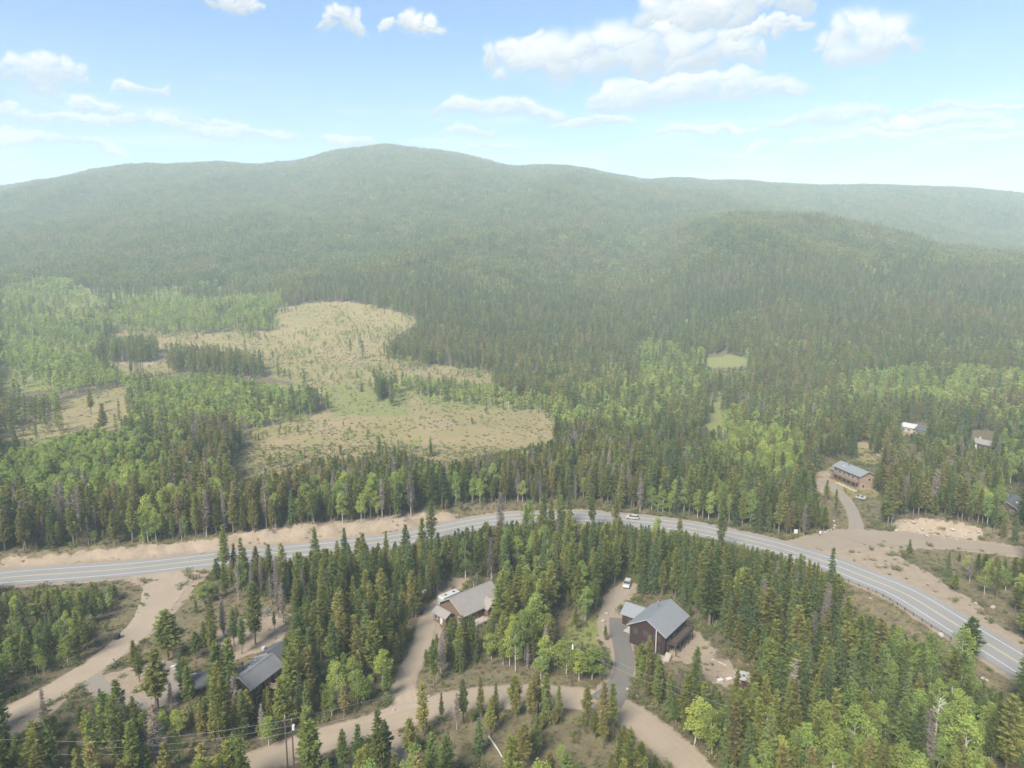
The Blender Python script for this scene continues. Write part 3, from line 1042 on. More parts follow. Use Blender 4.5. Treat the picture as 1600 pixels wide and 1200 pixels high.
def conifer(seed, kind, lod=0, H=16.0, at0=(0, 0), tb=None):
    """kind: pine (narrow, rounded, bare below), spruce (spire), dead (grey twigs)"""
    tb = tb or TB(seed)
    r = tb.r
    if kind == 'pine':
        base, rmax, power = r.uniform(0.10, 0.30), r.uniform(1.9, 2.6), r.uniform(0.55, 0.8)
    elif kind == 'spruce':
        base, rmax, power = r.uniform(0.05, 0.14), r.uniform(2.0, 2.7), r.uniform(0.8, 1.0)
    else:
        base, rmax, power = r.uniform(0.12, 0.32), r.uniform(1.3, 1.9), r.uniform(0.6, 0.8)
    rmax *= H / 16.0
    lean = r.normal(0, 0.012, 2)
    bend = lambda z: np.array([at0[0] + lean[0] * z, at0[1] + lean[1] * z, 0]) if np.isscalar(z) else np.c_[at0[0] + lean[0] * z, at0[1] + lean[1] * z, 0 * z]
    zs = [0, 0.35 * H, 0.75 * H, H * 0.985]
    r0 = 0.017 * H * r.uniform(0.75, 1.05)
    if lod < 2:
        tb.stick([bend(z) + np.array([0, 0, z - (0.35 if z == 0 else 0)]) for z in zs], [r0, r0 * 0.8, r0 * 0.42, 0.02], 6 if lod == 0 else 3)
    treetint = r.random() * 0.5
    whorls = {0: 26, 1: 13, 2: 7}[lod]
    per = {0: 7, 1: 5, 2: 4}[lod]
    lumps = r.uniform(0.7, 1.15, 12)
    for w in range(whorls):
        f = (w + r.uniform(-0.3, 0.3)) / whorls
        f = min(max(f, 0), 0.985)
        z = H * (base + (1 - base) * f)
        prof = (1 - f) ** power
        if kind == 'pine':
            prof *= min(1.0, 0.45 + 2.2 * f)
        elif kind == 'dead':
            prof *= min(1.0, 0.5 + 1.6 * f)
        R = rmax * prof * r.uniform(0.8, 1.12)
        nb = per if f < 0.8 else max(3, per - 2)
        a0 = r.uniform(0, 6.28)
        for b in range(nb):
            if lod == 0 and r.random() < (0.12 if kind != 'dead' else 0.2):
                continue
            ang = a0 + 6.283 * b / nb + r.normal(0, 0.25)
            L_ = R * r.uniform(0.65, 1.15) * lumps[int((ang % 6.283) / 6.2832 * 4) * 3 + int(f * 2.99)]
            L_ = max(L_, 0.22)
            rise = {'pine': 0.35 - 0.5 * (1 - f), 'spruce': 0.05 - 0.55 * (1 - f), 'dead': 0.1 - 0.3 * (1 - f)}[kind]
            d = np.array([math.cos(ang), math.sin(ang), rise])
            o = bend(z) + np.array([0, 0, z])
            tip = o + d * L_
            if kind == 'dead':
                tb.stick([o, tip], [0.05, 0.015], 3)
            bt = np.clip(treetint + r.normal(0, 0.16), 0, 1)
            if lod == 0:
                k = max(4, int(11 * L_ / 1.5)) if kind != 'dead' else max(8, int(20 * L_ / 1.3))
                t = r.uniform(0.18, 1.05, k) ** 0.8
                C = o + d * (t[:, None] * L_) + r.normal(0, 0.13, (k, 3)) * [1, 1, 0.8]
                side = r.normal(0, 0.9, k)[:, None] * np.array([-math.sin(ang), math.cos(ang), 0])
                D = d + side + np.array([0, 0, -0.15 if kind == 'spruce' else 0.25]) + r.normal(0, 0.2, (k, 3))
                if kind == 'dead':
                    tb.blades(C, D, r.uniform(0.45, 0.95, k), r.uniform(0.07, 0.17, k), np.clip(bt + r.normal(0, 0.1, k), 0, 1).repeat(3).reshape(-1, 3)[:, 0], 0.3)
                else:
                    tb.blades(C, D, r.uniform(0.5, 0.95, k), r.uniform(0.28, 0.52, k), np.clip(bt + r.normal(0, 0.08, k), 0, 1), 0.55)
            elif lod == 1:
                k = 4
                t = np.array([0.35, 0.65, 0.95, 0.8])
                C = o + d * (t[:, None] * L_) + r.normal(0, 0.18, (k, 3))
                D = d + r.normal(0, 0.5, (k, 3)) + np.array([0, 0, 0.1])
                wd = 0.55 if kind != 'dead' else 0.26
                tb.blades(C, D, r.uniform(0.8, 1.3, k), r.uniform(0.8, 1.2, k) * wd, np.full(k, bt), 0.55)
            else:
                k = 2
                C = o + d * (np.array([0.5, 0.85])[:, None] * L_) + r.normal(0, 0.2, (k, 3))
                D = d + r.normal(0, 0.4, (k, 3))
                tb.blades(C, D, r.uniform(1.4, 2.0, k), r.uniform(0.9, 1.4, k), np.full(k, bt), 0.55)
    if lod == 0 and kind != 'dead':      # leader
        k = 14
        z = H * r.uniform(0.93, 1.0, k)
        C = bend(z) + np.c_[r.normal(0, 0.07, k), r.normal(0, 0.07, k), z - 0.1]
        tb.blades(C, np.c_[r.normal(0, 0.5, k), r.normal(0, 0.5, k), np.full(k, 1.0)], 0.5, 0.22, np.full(k, treetint), 0.3)
    return tb


def aspen(seed, lod=0, H=13.0, at0=(0, 0), tb=None, bare=False):
    tb = tb or TB(seed)
    r = tb.r
    lean = r.normal(0, 0.025, 2)
    o0 = np.array([at0[0], at0[1], 0.0])
    ax = lambda z: o0 + np.array([lean[0] * z, lean[1] * z, z])
    r0 = 0.011 * H
    if lod < 2:
        tb.stick([ax(-0.35), ax(0.4 * H), ax(0.8 * H), ax(0.97 * H)], [r0, r0 * 0.8, r0 * 0.4, 0.02], 6 if lod == 0 else 3)
    base, rmax = r.uniform(0.22, 0.38), H * r.uniform(0.14, 0.19)
    tt = r.random() * 0.5
    ncl = {0: 34, 1: 12, 2: 6}[lod]
    per = {0: 62, 1: 16, 2: 6}[lod]
    size = {0: 0.34, 1: 0.8, 2: 1.7}[lod]
    for c in range(ncl):
        f = (c + r.uniform(0, 1)) / ncl
        z = H * (base + (0.97 - base) * f)
        R = rmax * math.sin(math.pi * min(0.97, 0.18 + 0.80 * f)) ** 0.7 * r.uniform(0.35, 1.0)
        ang = r.uniform(0, 6.283)
        cen = ax(z) + np.array([math.cos(ang) * R, math.sin(ang) * R, 0])
        if lod == 0:
            tb.stick([ax(z - R * 0.8), cen], [0.055, 0.02], 3)
            if bare:
                for q in range(3):
                    tb.stick([ax(z - R * 0.8) * 0.5 + cen * 0.5, cen + r.normal(0, 0.45, 3)], [0.035, 0.012], 3)
        if bare:
            continue
        cr = rmax * r.uniform(0.32, 0.52)
        ct = np.clip(tt + r.normal(0, 0.14), 0, 1)
        n = r.normal(size=(per, 3))
        n /= np.linalg.norm(n, axis=1, keepdims=True)
        C = cen + n * cr * (r.random(per) ** 0.4)[:, None] * [1, 1, 0.85]
        D = n + r.normal(0, 0.7, (per, 3))
        tb.blades(C, D, size * r.uniform(0.8, 1.3, per), size * r.uniform(0.7, 1.1, per), np.clip(ct + r.normal(0, 0.09, per), 0, 1), 0.35)
    return tb


def bush(seed, H=1.6, n=150, grass=False):
    tb = TB(seed)
    r = tb.r
    if grass:
        C = np.c_[r.normal(0, 0.35, (n, 2)), np.zeros(n)]
        D = np.c_[r.normal(0, 0.45, (n, 2)), np.ones(n)]
        tb.blades(C, D, H * r.uniform(0.6, 1.1, n), 0.10, np.clip(r.normal(0.4, 0.2, n), 0, 1), 0.05)
        return tb
    for c in range(9):
        cen = np.array([r.normal(0, 0.42 * H), r.normal(0, 0.42 * H), H * r.uniform(0.25, 0.8)])
        m = n // 9
        q = r.normal(size=(m, 3))
        q /= np.linalg.norm(q, axis=1, keepdims=True)
        tb.blades(cen + q * H * 0.28, q + r.normal(0, 0.5, (m, 3)), r.uniform(0.22, 0.4, m) * H ** 0.4, r.uniform(0.15, 0.28, m) * H ** 0.4, np.clip(r.random() * 0.6 + r.normal(0, 0.1, m), 0, 1), 0.3)
        tb.stick([(0, 0, -0.1), cen], [0.03, 0.01], 3)
    return tb


MATS = {'pine': ('pine_bark', 'pine_needles'), 'spruce': ('pine_bark', 'spruce_needles'), 'dead': ('grey_wood', 'dead_twigs'), 'aspen': ('aspen_bark', 'aspen_leaves'),
        'bare_aspen': ('aspen_bark', 'aspen_leaves'), 'shrub': ('pine_bark', 'shrub_leaves'), 'grass': ('pine_bark', 'dry_grass')}
PROTO0, PROTO1, PROTO2 = {}, {}, {}
for kind, nv in (('pine', 9), ('spruce', 7), ('dead', 6), ('aspen', 8), ('bare_aspen', 2)):
    PROTO0[kind] = []
    for i in range(nv):
        sd = {'pine': 100, 'spruce': 200, 'dead': 300, 'aspen': 400, 'bare_aspen': 500}[kind] + i
        tb = aspen(sd, 0, bare=kind == 'bare_aspen') if 'aspen' in kind else conifer(sd, kind, 0)
        d = {'all': tb.mesh(kind + '_tree', MATS[kind]), 'trunk': tb.mesh('trunk', MATS[kind][:1], 0)}
        if kind != 'bare_aspen':
            d['crown'] = tb.mesh('crown', MATS[kind][1:], 1)
        PROTO0[kind].append(d)
for kind in ('pine', 'spruce', 'dead', 'aspen'):
    PROTO1[kind] = [(aspen(600 + i, 1) if kind == 'aspen' else conifer(600 + i, kind, 1)).mesh(kind + '_mid', MATS[kind]) for i in range(5)]
for kind in ('pine', 'aspen'):
    PROTO2[kind] = []
    for i in range(7):
        tb = TB(700 + i + (50 if kind == 'aspen' else 0))
        for k in range(6):
            gx, gy = (k % 3 - 1) * 3.1 + tb.r.normal(0, 0.9), (k // 3 - 0.5) * 4.6 + tb.r.normal(0, 1.0)
            if kind == 'aspen':
                aspen(0, 2, 12 * tb.r.uniform(0.75, 1.1), (gx, gy), tb)
            else:
                conifer(0, 'spruce' if tb.r.random() < 0.35 else 'pine', 2, 16 * tb.r.uniform(0.7, 1.12), (gx, gy), tb)
        PROTO2[kind].append(tb.mesh(kind + '_far', MATS[kind]))
SHRUBS = [bush(800 + i).mesh('shrub', MATS['shrub']) for i in range(5)]
GRASSES = [bush(820 + i, 0.55, 90, True).mesh('grass_tuft', MATS['grass']) for i in range(4)]

_store = []


def scatter(name, label, cat, meshes, pts, rot, scl, idx, kind='stuff'):
    """one object: mesh instances on points through geometry nodes"""
    me = bpy.data.meshes.new(name)
    n = len(pts)
    me.vertices.add(n)
    me.vertices.foreach_set('co', np.asarray(pts, np.float32).ravel())
    for nm, tp, val in (('rot', 'FLOAT', rot), ('scl', 'FLOAT_VECTOR', scl), ('pick', 'INT', idx)):
        a = me.attributes.new(nm, tp, 'POINT')
        if tp == 'FLOAT_VECTOR':
            a.data.foreach_set('vector', np.asarray(val, np.float32).ravel())
        else:
            a.data.foreach_set('value', np.asarray(val, np.float32 if tp == 'FLOAT' else np.int32))
    o = link(name, me)
    tag(o, label, cat, None, kind)
    ng = bpy.data.node_groups.new(name, 'GeometryNodeTree')
    ng.interface.new_socket('Geometry', in_out='INPUT', socket_type='NodeSocketGeometry')
    ng.interface.new_socket('Geometry', in_out='OUTPUT', socket_type='NodeSocketGeometry')
    N, L = ng.nodes, ng.links
    gi, go = N.new('NodeGroupInput'), N.new('NodeGroupOutput')
    iop = N.new('GeometryNodeInstanceOnPoints')
    iop.inputs['Pick Instance'].default_value = True
    g2i = N.new('GeometryNodeGeometryToInstance')
    for k in reversed(range(len(meshes))):
        src = bpy.data.objects.new('%s_source' % name, meshes[k])
        _store.append(src)
        oi = N.new('GeometryNodeObjectInfo')
        oi.inputs['Object'].default_value = src
        oi.inputs['As Instance'].default_value = False
        L.new(oi.outputs['Geometry'], g2i.inputs[0])
    m2p = N.new('GeometryNodeMeshToPoints')
    L.new(gi.outputs[0], m2p.inputs['Mesh'])
    L.new(m2p.outputs['Points'], iop.inputs['Points'])
    L.new(g2i.outputs[0], iop.inputs['Instance'])

    def attr(nm, tp):
        a = N.new('GeometryNodeInputNamedAttribute')
        a.data_type = tp
        a.inputs['Name'].default_value = nm
        return a.outputs['Attribute']
    cx = N.new('ShaderNodeCombineXYZ')
    L.new(attr('rot', 'FLOAT'), cx.inputs[2])
    L.new(cx.outputs[0], iop.inputs['Rotation'])
    L.new(attr('scl', 'FLOAT_VECTOR'), iop.inputs['Scale'])
    L.new(attr('pick', 'INT'), iop.inputs['Instance Index'])
    L.new(iop.outputs[0], go.inputs[0])
    md = o.modifiers.new('scatter', 'NODES')
    md.node_group = ng
    return o


# ------------------------------------------------------------------ forest layout, measured from the photograph
# ground that the photograph shows bare: (polygon in pixels, share of trees that may stand before it)
OPEN = [
    (0.003, [(182, 511), (260, 522), (418, 520), (428, 484), (500, 473), (560, 475), (620, 487), (655, 500), (650, 511), (622, 522), (606, 545), (606, 556), (660, 570), (760, 580), (785, 596), (700, 588), (640, 578), (590, 583), (520, 602), (480, 602),
             (420, 588), (330, 572), (270, 578), (215, 582), (178, 568), (158, 556), (176, 540), (166, 524)]),
    (0.004, [(500, 606), (560, 600), (610, 600), (640, 622), (760, 632), (850, 650), (880, 668), (850, 690), (740, 712), (690, 720), (610, 700), (560, 714), (500, 712), (440, 735), (385, 746), (362, 728), (372, 690), (410, 668), (480, 652), (512, 632)]),
    (0.10, [(0, 575), (35, 580), (60, 600), (90, 612), (40, 618), (0, 610)]), (0.04, [(100, 622), (200, 602), (205, 640), (195, 668), (150, 662), (60, 688), (0, 700), (0, 682), (60, 660)]),
    (0.25, [(60, 455), (330, 445), (390, 455), (330, 465), (200, 462), (100, 490), (60, 480)]),
    (0.0, [(1094, 567), (1108, 559), (1135, 555), (1158, 557), (1176, 564), (1164, 571), (1140, 575), (1112, 574)]), (0.03, [(1108, 618), (1126, 612), (1138, 628), (1130, 650), (1134, 668), (1112, 676), (1100, 660), (1110, 640)]),
    (0.0, [(0, 884), (330, 860), (350, 872), (330, 892), (200, 908), (0, 919)]),
    (0.0, [(200, 890), (335, 878), (290, 930), (250, 1000), (205, 1035), (130, 1090), (0, 1150), (0, 1080), (130, 1030), (210, 960), (238, 930), (215, 912)]),
    (0.05, [(560, 838), (640, 828), (760, 802), (880, 799), (1000, 802), (1100, 814), (1250, 846), (1290, 862), (1290, 878), (1060, 828), (960, 813), (870, 809), (770, 815), (640, 842), (580, 852)]),
    (0.0, [(1240, 850), (1300, 825), (1420, 832), (1600, 852), (1600, 870), (1480, 858), (1410, 858), (1470, 903), (1530, 948), (1600, 998), (1600, 1068), (1480, 985), (1380, 930), (1290, 888)]),
    (0.10, [(1400, 852), (1470, 862), (1520, 905), (1600, 955), (1600, 1000), (1530, 948), (1470, 903)]),
    (0.0, [(1320, 905), (1490, 997), (1470, 1008), (1400, 975), (1320, 930)]), (0.0, [(1520, 1015), (1600, 1072), (1600, 1090), (1525, 1050)]),
    (0.0, [(1395, 812), (1440, 808), (1500, 815), (1535, 828), (1530, 848), (1400, 838)]),
    (0.02, [(1266, 742), (1300, 733), (1365, 768), (1380, 800), (1350, 828), (1308, 828), (1292, 792), (1272, 765)]), (0.05, [(1340, 698), (1385, 694), (1378, 722), (1350, 720)]),
    (0.07, [(300, 932), (350, 908), (400, 930), (470, 952), (440, 998), (415, 1010), (330, 1035), (290, 1020), (240, 1030), (235, 1000), (255, 965)]),
    (0.0, [(170, 1040), (285, 1032), (285, 1100), (215, 1104), (165, 1080)]),
    (0.30, [(690, 1128), (900, 1122), (930, 1160), (960, 1200), (650, 1200)]),
    (0.18, [(660, 1056), (870, 1052), (935, 1076), (800, 1068), (660, 1090)]),
    (0.02, [(1030, 1000), (1080, 968), (1130, 1010), (1175, 1042), (1165, 1072), (1110, 1068), (1080, 1045), (1040, 1050)]),
    (0.02, [(652, 1000), (668, 955), (690, 905), (722, 903), (705, 925), (700, 950), (690, 975), (672, 1000), (650, 1030), (655, 1090), (615, 1110), (615, 1060)]),
    (0.10, [(860, 955), (948, 950), (940, 1000), (870, 1008)]),
    (0.03, [(935, 1060), (950, 985), (945, 930), (985, 908), (1000, 925), (975, 945), (985, 1000), (990, 1060), (960, 1085)]),
    (0.05, [(350, 1200), (480, 1150), (640, 1092), (720, 1072), (760, 1070), (720, 1112), (640, 1140), (560, 1165), (480, 1200)]),
    (0.22, [(760, 1070), (850, 1066), (960, 1082), (960, 1112), (880, 1104), (800, 1105)]),
    (0.0, [(960, 1085), (1005, 1105), (1065, 1150), (1110, 1200), (1050, 1200), (1000, 1150), (955, 1115)]),
    (0.12, [(330, 862), (470, 846), (560, 838), (560, 850), (470, 860), (345, 880)]),
    # the houses
    (0.0, [(966, 932), (1025, 932), (1048, 932), (1076, 962), (1070, 985), (1052, 1028), (1020, 1015), (985, 998)]),
    (0.0, [(683, 942), (705, 925), (764, 903), (783, 930), (778, 956), (745, 960), (722, 962), (690, 955)]),
    (0.0, [(360, 1042), (405, 1024), (410, 1000), (444, 992), (444, 1030), (428, 1062), (395, 1088), (365, 1066)]),
    (0.0, [(294, 1050), (312, 1042), (330, 1044), (328, 1064), (300, 1082)]),
    (0.0, [(1118, 1042), (1180, 1042), (1178, 1068), (1140, 1076)]),
    (0.0, [(1282, 716), (1362, 716), (1364, 768), (1300, 750)]), (0.0, [(1514, 674), (1560, 674), (1560, 700), (1514, 696)]),
    (0.0, [(1559, 766), (1600, 760), (1600, 800), (1562, 798)]), (0.0, [(1405, 660), (1460, 660), (1455, 678), (1405, 678)]),
    (0.30, [(100, 1172), (200, 1160), (330, 1165), (330, 1200), (60, 1200)]), (0.0, [(0, 1125), (40, 1110), (20, 1160), (0, 1165)]),
    (0.15, [(195, 920), (238, 920), (235, 945), (150, 1000), (140, 985), (190, 945)]),
    (0.0, [(1075, 985), (1090, 960), (1100, 985), (1085, 1000)]),
]
# rows of conifers left standing in the clearing (where their feet are)
STAND = [[(168, 552), (215, 540), (248, 548), (245, 567), (170, 568)], [(258, 564), (275, 556), (340, 564), (412, 576), (412, 590), (330, 586), (265, 582)], [(585, 608), (625, 612), (622, 634), (586, 626)]]
# aspen groves: (share, polygon) tested where the crown shows
ASPEN = [
    (0.97, [(190, 462), (260, 450), (330, 462), (440, 452), (440, 470), (420, 518), (260, 521), (190, 512), (160, 490)]),
    (0.96, [(0, 425), (110, 432), (165, 465), (160, 515), (135, 545), (175, 570), (212, 590), (200, 604), (100, 618), (0, 612)]),
    (0.96, [(205, 596), (300, 578), (420, 588), (478, 604), (492, 630), (470, 652), (400, 645), (330, 640), (250, 640), (210, 630)]),
    (0.97, [(0, 715), (60, 685), (130, 672), (250, 668), (262, 700), (240, 738), (150, 752), (60, 756), (0, 752)]),
    (0.8, [(610, 600), (640, 576), (700, 583), (790, 598), (880, 620), (930, 640), (890, 650), (800, 640), (700, 625), (640, 620)]),
    (0.85, [(1000, 520), (1060, 535), (1100, 580), (1090, 610), (1040, 620), (1010, 660), (950, 640), (900, 600), (930, 575), (1000, 590)]),
    (0.75, [(1000, 540), (1090, 540), (1180, 545), (1170, 580), (1100, 582), (1040, 570)]),
    (0.88, [(1135, 625), (1240, 640), (1262, 700), (1220, 730), (1160, 715), (1110, 690)]),
    (0.95, [(1300, 600), (1360, 572), (1480, 562), (1600, 572), (1600, 640), (1560, 632), (1500, 618), (1420, 606), (1340, 612)]),
    (0.95, [(1012, 770), (1060, 752), (1110, 772), (1122, 800), (1080, 815), (1020, 800)]),
    (0.55, [(1380, 1000), (1500, 970), (1600, 1070), (1600, 1210), (1260, 1210), (1180, 1150), (1300, 1080)]),
    (0.35, [(1040, 1210), (1045, 1110), (1180, 1100), (1260, 1210)]),
    (0.65, [(480, 1060), (560, 1000), (622, 1030), (622, 1112), (540, 1122), (430, 1175), (395, 1150)]),
    (0.6, [(775, 830), (860, 825), (860, 875), (790, 880)]), (0.45, [(765, 905), (850, 900), (860, 1000), (780, 990)]), (0.65, [(820, 1000), (960, 1000), (950, 1065), (820, 1060)]),
    (0.45, [(0, 915), (190, 915), (190, 1000), (100, 1060), (0, 1090)]), (0.3, [(1460, 840), (1600, 850), (1600, 970)]), (0.5, [(1540, 740), (1600, 740), (1600, 850), (1540, 830)]),
    (0.3, [(20, 1080), (330, 1100), (330, 1200), (0, 1200)]),
    (0.55, [(975, 368), (1035, 368), (1030, 392), (970, 395)]), (0.55, [(735, 428), (800, 428), (810, 455), (740, 455)]), (0.35, [(520, 290), (640, 270), (640, 300), (530, 320)]),
    (0.6, [(1560, 625), (1600, 625), (1600, 720), (1570, 700)]), (0.5, [(1180, 640), (1290, 600), (1300, 640), (1240, 660)]), (0.6, [(880, 590), (960, 560), (1010, 600), (960, 660)]), (0.5, [(190, 640), (260, 640), (300, 690), (250, 690)]),
    (0.4, [(850, 555), (900, 545), (930, 580), (890, 600)]), (0.4, [(1120, 700), (1180, 700), (1180, 780), (1120, 770)]), (0.4, [(530, 1130), (640, 1120), (700, 1200), (560, 1210)]),
]
DEADZ = [(0.55, [(345, 868), (470, 850), (480, 960), (430, 962), (345, 910)]), (0.20, [(0, 730), (250, 720), (420, 745), (700, 700), (900, 660), (1010, 680), (1010, 800), (600, 835), (0, 880)]),
         (0.22, [(1180, 890), (1330, 890), (1330, 1000), (1180, 1000)]), (0.20, [(1380, 690), (1560, 690), (1560, 820), (1380, 810)]), (0.15, [(640, 960), (860, 1000), (860, 1060), (640, 1060)]),
         (0.3, [(330, 900), (470, 900), (470, 1000), (330, 1000)]), (0.15, [(240, 660), (420, 640), (420, 740), (250, 750)])]
SPRUCEZ = [(0.45, [(960, 790), (1330, 800), (1330, 1010), (960, 930)]), (0.30, [(1000, 950), (1600, 950), (1600, 1200), (1000, 1200)]), (0.25, [(560, 820), (960, 800), (960, 930), (560, 930)]),
           (0.4, [(1000, 600), (1300, 600), (1300, 830), (1000, 820)])]

# single trees picked out of the photograph: kind, base pixel, height in metres, width factor
PICKED = [
    ('spruce', (1294, 958), 18.5, 0.85), ('pine', (262, 1032), 12.5, 2.0), ('pine', (246, 1110), 13.5, 1.7), ('pine', (347, 1096), 13.0, 1.75), ('spruce', (284, 1062), 6.5, 1.5),
    ('pine', (1198, 1028), 17.5, 1.3), ('spruce', (1160, 1012), 16.0, 1.0), ('pine', (1108, 980), 18.0, 1.35), ('dead', (1234, 1160), 17.5, 0.9), ('pine', (1238, 1120), 14.0, 1.0),
    ('pine', (486, 1222), 14.5, 1.45), ('pine', (592, 1216), 13.5, 1.0), ('pine', (560, 1222), 11.0, 0.9), ('spruce', (1421, 864), 4.6, 1.3), ('spruce', (1113, 645), 8.5, 1.2), ('aspen', (1197, 1092), 13.0, 0.9),
    ('bare_aspen', (1457, 1185), 12.5, 1.2), ('dead', (373, 938), 11.0, 0.8), ('dead', (394, 936), 10.5, 0.7), ('dead', (424, 945), 9.5, 0.9), ('dead', (408, 930), 11.0, 0.7), ('dead', (436, 950), 10.0, 1.0),
    ('pine', (340, 916), 8.5, 1.1), ('pine', (362, 912), 7.5, 1.2), ('pine', (383, 908), 10.5, 1.1), ('pine', (421, 905), 11.0, 1.2), ('pine', (402, 900), 9.5, 1.0), ('aspen', (318, 945), 6.0, 1.8), ('aspen', (332, 938), 5.0, 1.6),
    ('aspen', (1400, 1052), 11.0, 0.9), ('aspen', (1455, 1060), 10.5, 1.3), ('aspen', (1500, 1055), 11.0, 1.3), ('pine', (1512, 1040), 12.0, 1.5), ('pine', (1372, 1050), 13.0, 1.2), ('pine', (1322, 1020), 14.0, 1.2), ('spruce', (1325, 1075), 13.0, 1.1),
    ('pine', (1336, 1065), 15.5, 1.1), ('spruce', (1345, 1160), 12.5, 1.1), ('spruce', (1385, 1155), 10.0, 1.1), ('pine', (1405, 1190), 13.0, 1.1), ('aspen', (1085, 1165), 9.5, 1.5), ('aspen', (1195, 1180), 9.5, 1.1), ('pine', (1150, 1140), 13.0, 0.9),
    ('dead', (1105, 1130), 8.5, 1.0), ('pine', (724, 1130), 9.5, 0.9), ('pine', (766, 1150), 8.0, 1.1), ('pine', (752, 1122), 9.0, 0.8), ('pine', (690, 1128), 6.5, 0.6), ('pine', (836, 1118), 9.5, 1.0), ('pine', (853, 1122), 10.0, 0.9), ('pine', (874, 1126), 8.0, 0.8),
    ('pine', (918, 1128), 8.0, 1.0), ('pine', (943, 1145), 11.0, 0.9), ('pine', (958, 1150), 11.0, 0.9), ('pine', (662, 1150), 11.5, 1.0), ('pine', (805, 1118), 9.0, 1.2), ('pine', (640, 1190), 9.0, 1.3), ('pine', (600, 1195), 9.0, 1.2),
    ('pine', (320, 1012), 7.0, 1.0), ('pine', (366, 1010), 9.5, 1.0), ('pine', (378, 1022), 9.0, 1.0), ('pine', (348, 990), 5.5, 0.8), ('pine', (429, 985), 5.0, 0.8), ('pine', (306, 1030), 7.0, 1.3), ('pine', (218, 1065), 7.0, 1.1), ('pine', (212, 1045), 7.0, 1.1),
    ('pine', (188, 1140), 11.0, 1.2), ('pine', (212, 1145), 8.0, 1.0), ('dead', (72, 1150), 10.0, 0.9), ('dead', (370, 1140), 11.5, 1.1), ('dead', (268, 1108), 6.0, 1.0), ('aspen', (420, 1165), 6.0, 1.4), ('dead', (700, 1205), 9.0, 0.9), ('dead', (714, 1140), 8.0, 0.8),
    ('spruce', (462, 1066), 12.0, 1.2), ('pine', (466, 1044), 13.5, 1.2), ('aspen', (885, 1052), 8.0, 1.7), ('aspen', (855, 1045), 8.0, 1.4), ('aspen', (925, 1062), 8.0, 1.8), ('aspen', (905, 1064), 7.0, 1.5), ('aspen', (845, 1062), 7.0, 1.4),
    ('pine', (1000, 1060), 8.5, 1.4), ('pine', (1015, 1045), 8.0, 1.2), ('pine', (1005, 1085), 9.0, 1.2), ('pine', (1028, 1090), 9.0, 1.2),
    ('spruce', (585, 590), 9.0, 1.2), ('pine', (590, 622), 15.0, 1.2), ('pine', (612, 635), 13.0, 1.3), ('spruce', (565, 612), 7.0, 1.2), ('pine', (143, 648), 16.0, 1.4), ('pine', (162, 678), 17.0, 1.4), ('pine', (512, 645), 13.0, 1.0), ('pine', (240, 562), 15.0, 1.0), ('pine', (205, 582), 8.0, 1.4),
    ('spruce', (1480, 905), 6.5, 1.3), ('pine', (1492, 925), 5.5, 1.3),
]
GROUPNAME = {'pine': 'pine trees of the near stands', 'spruce': 'spruce trees of the near stands', 'dead': 'dead grey trees of the near stands', 'aspen': 'aspen trees of the near stands', 'bare_aspen': 'leafless aspens'}


def hidden_by_land(x, y, z):
    hid = np.zeros(x.shape, bool)
    for f in np.linspace(0.25, 0.96, 30):
        zl = CAM_H + (z + 20 - CAM_H) * f
        hid |= base_height(x * f, y * f) - 3 > zl
    return hid


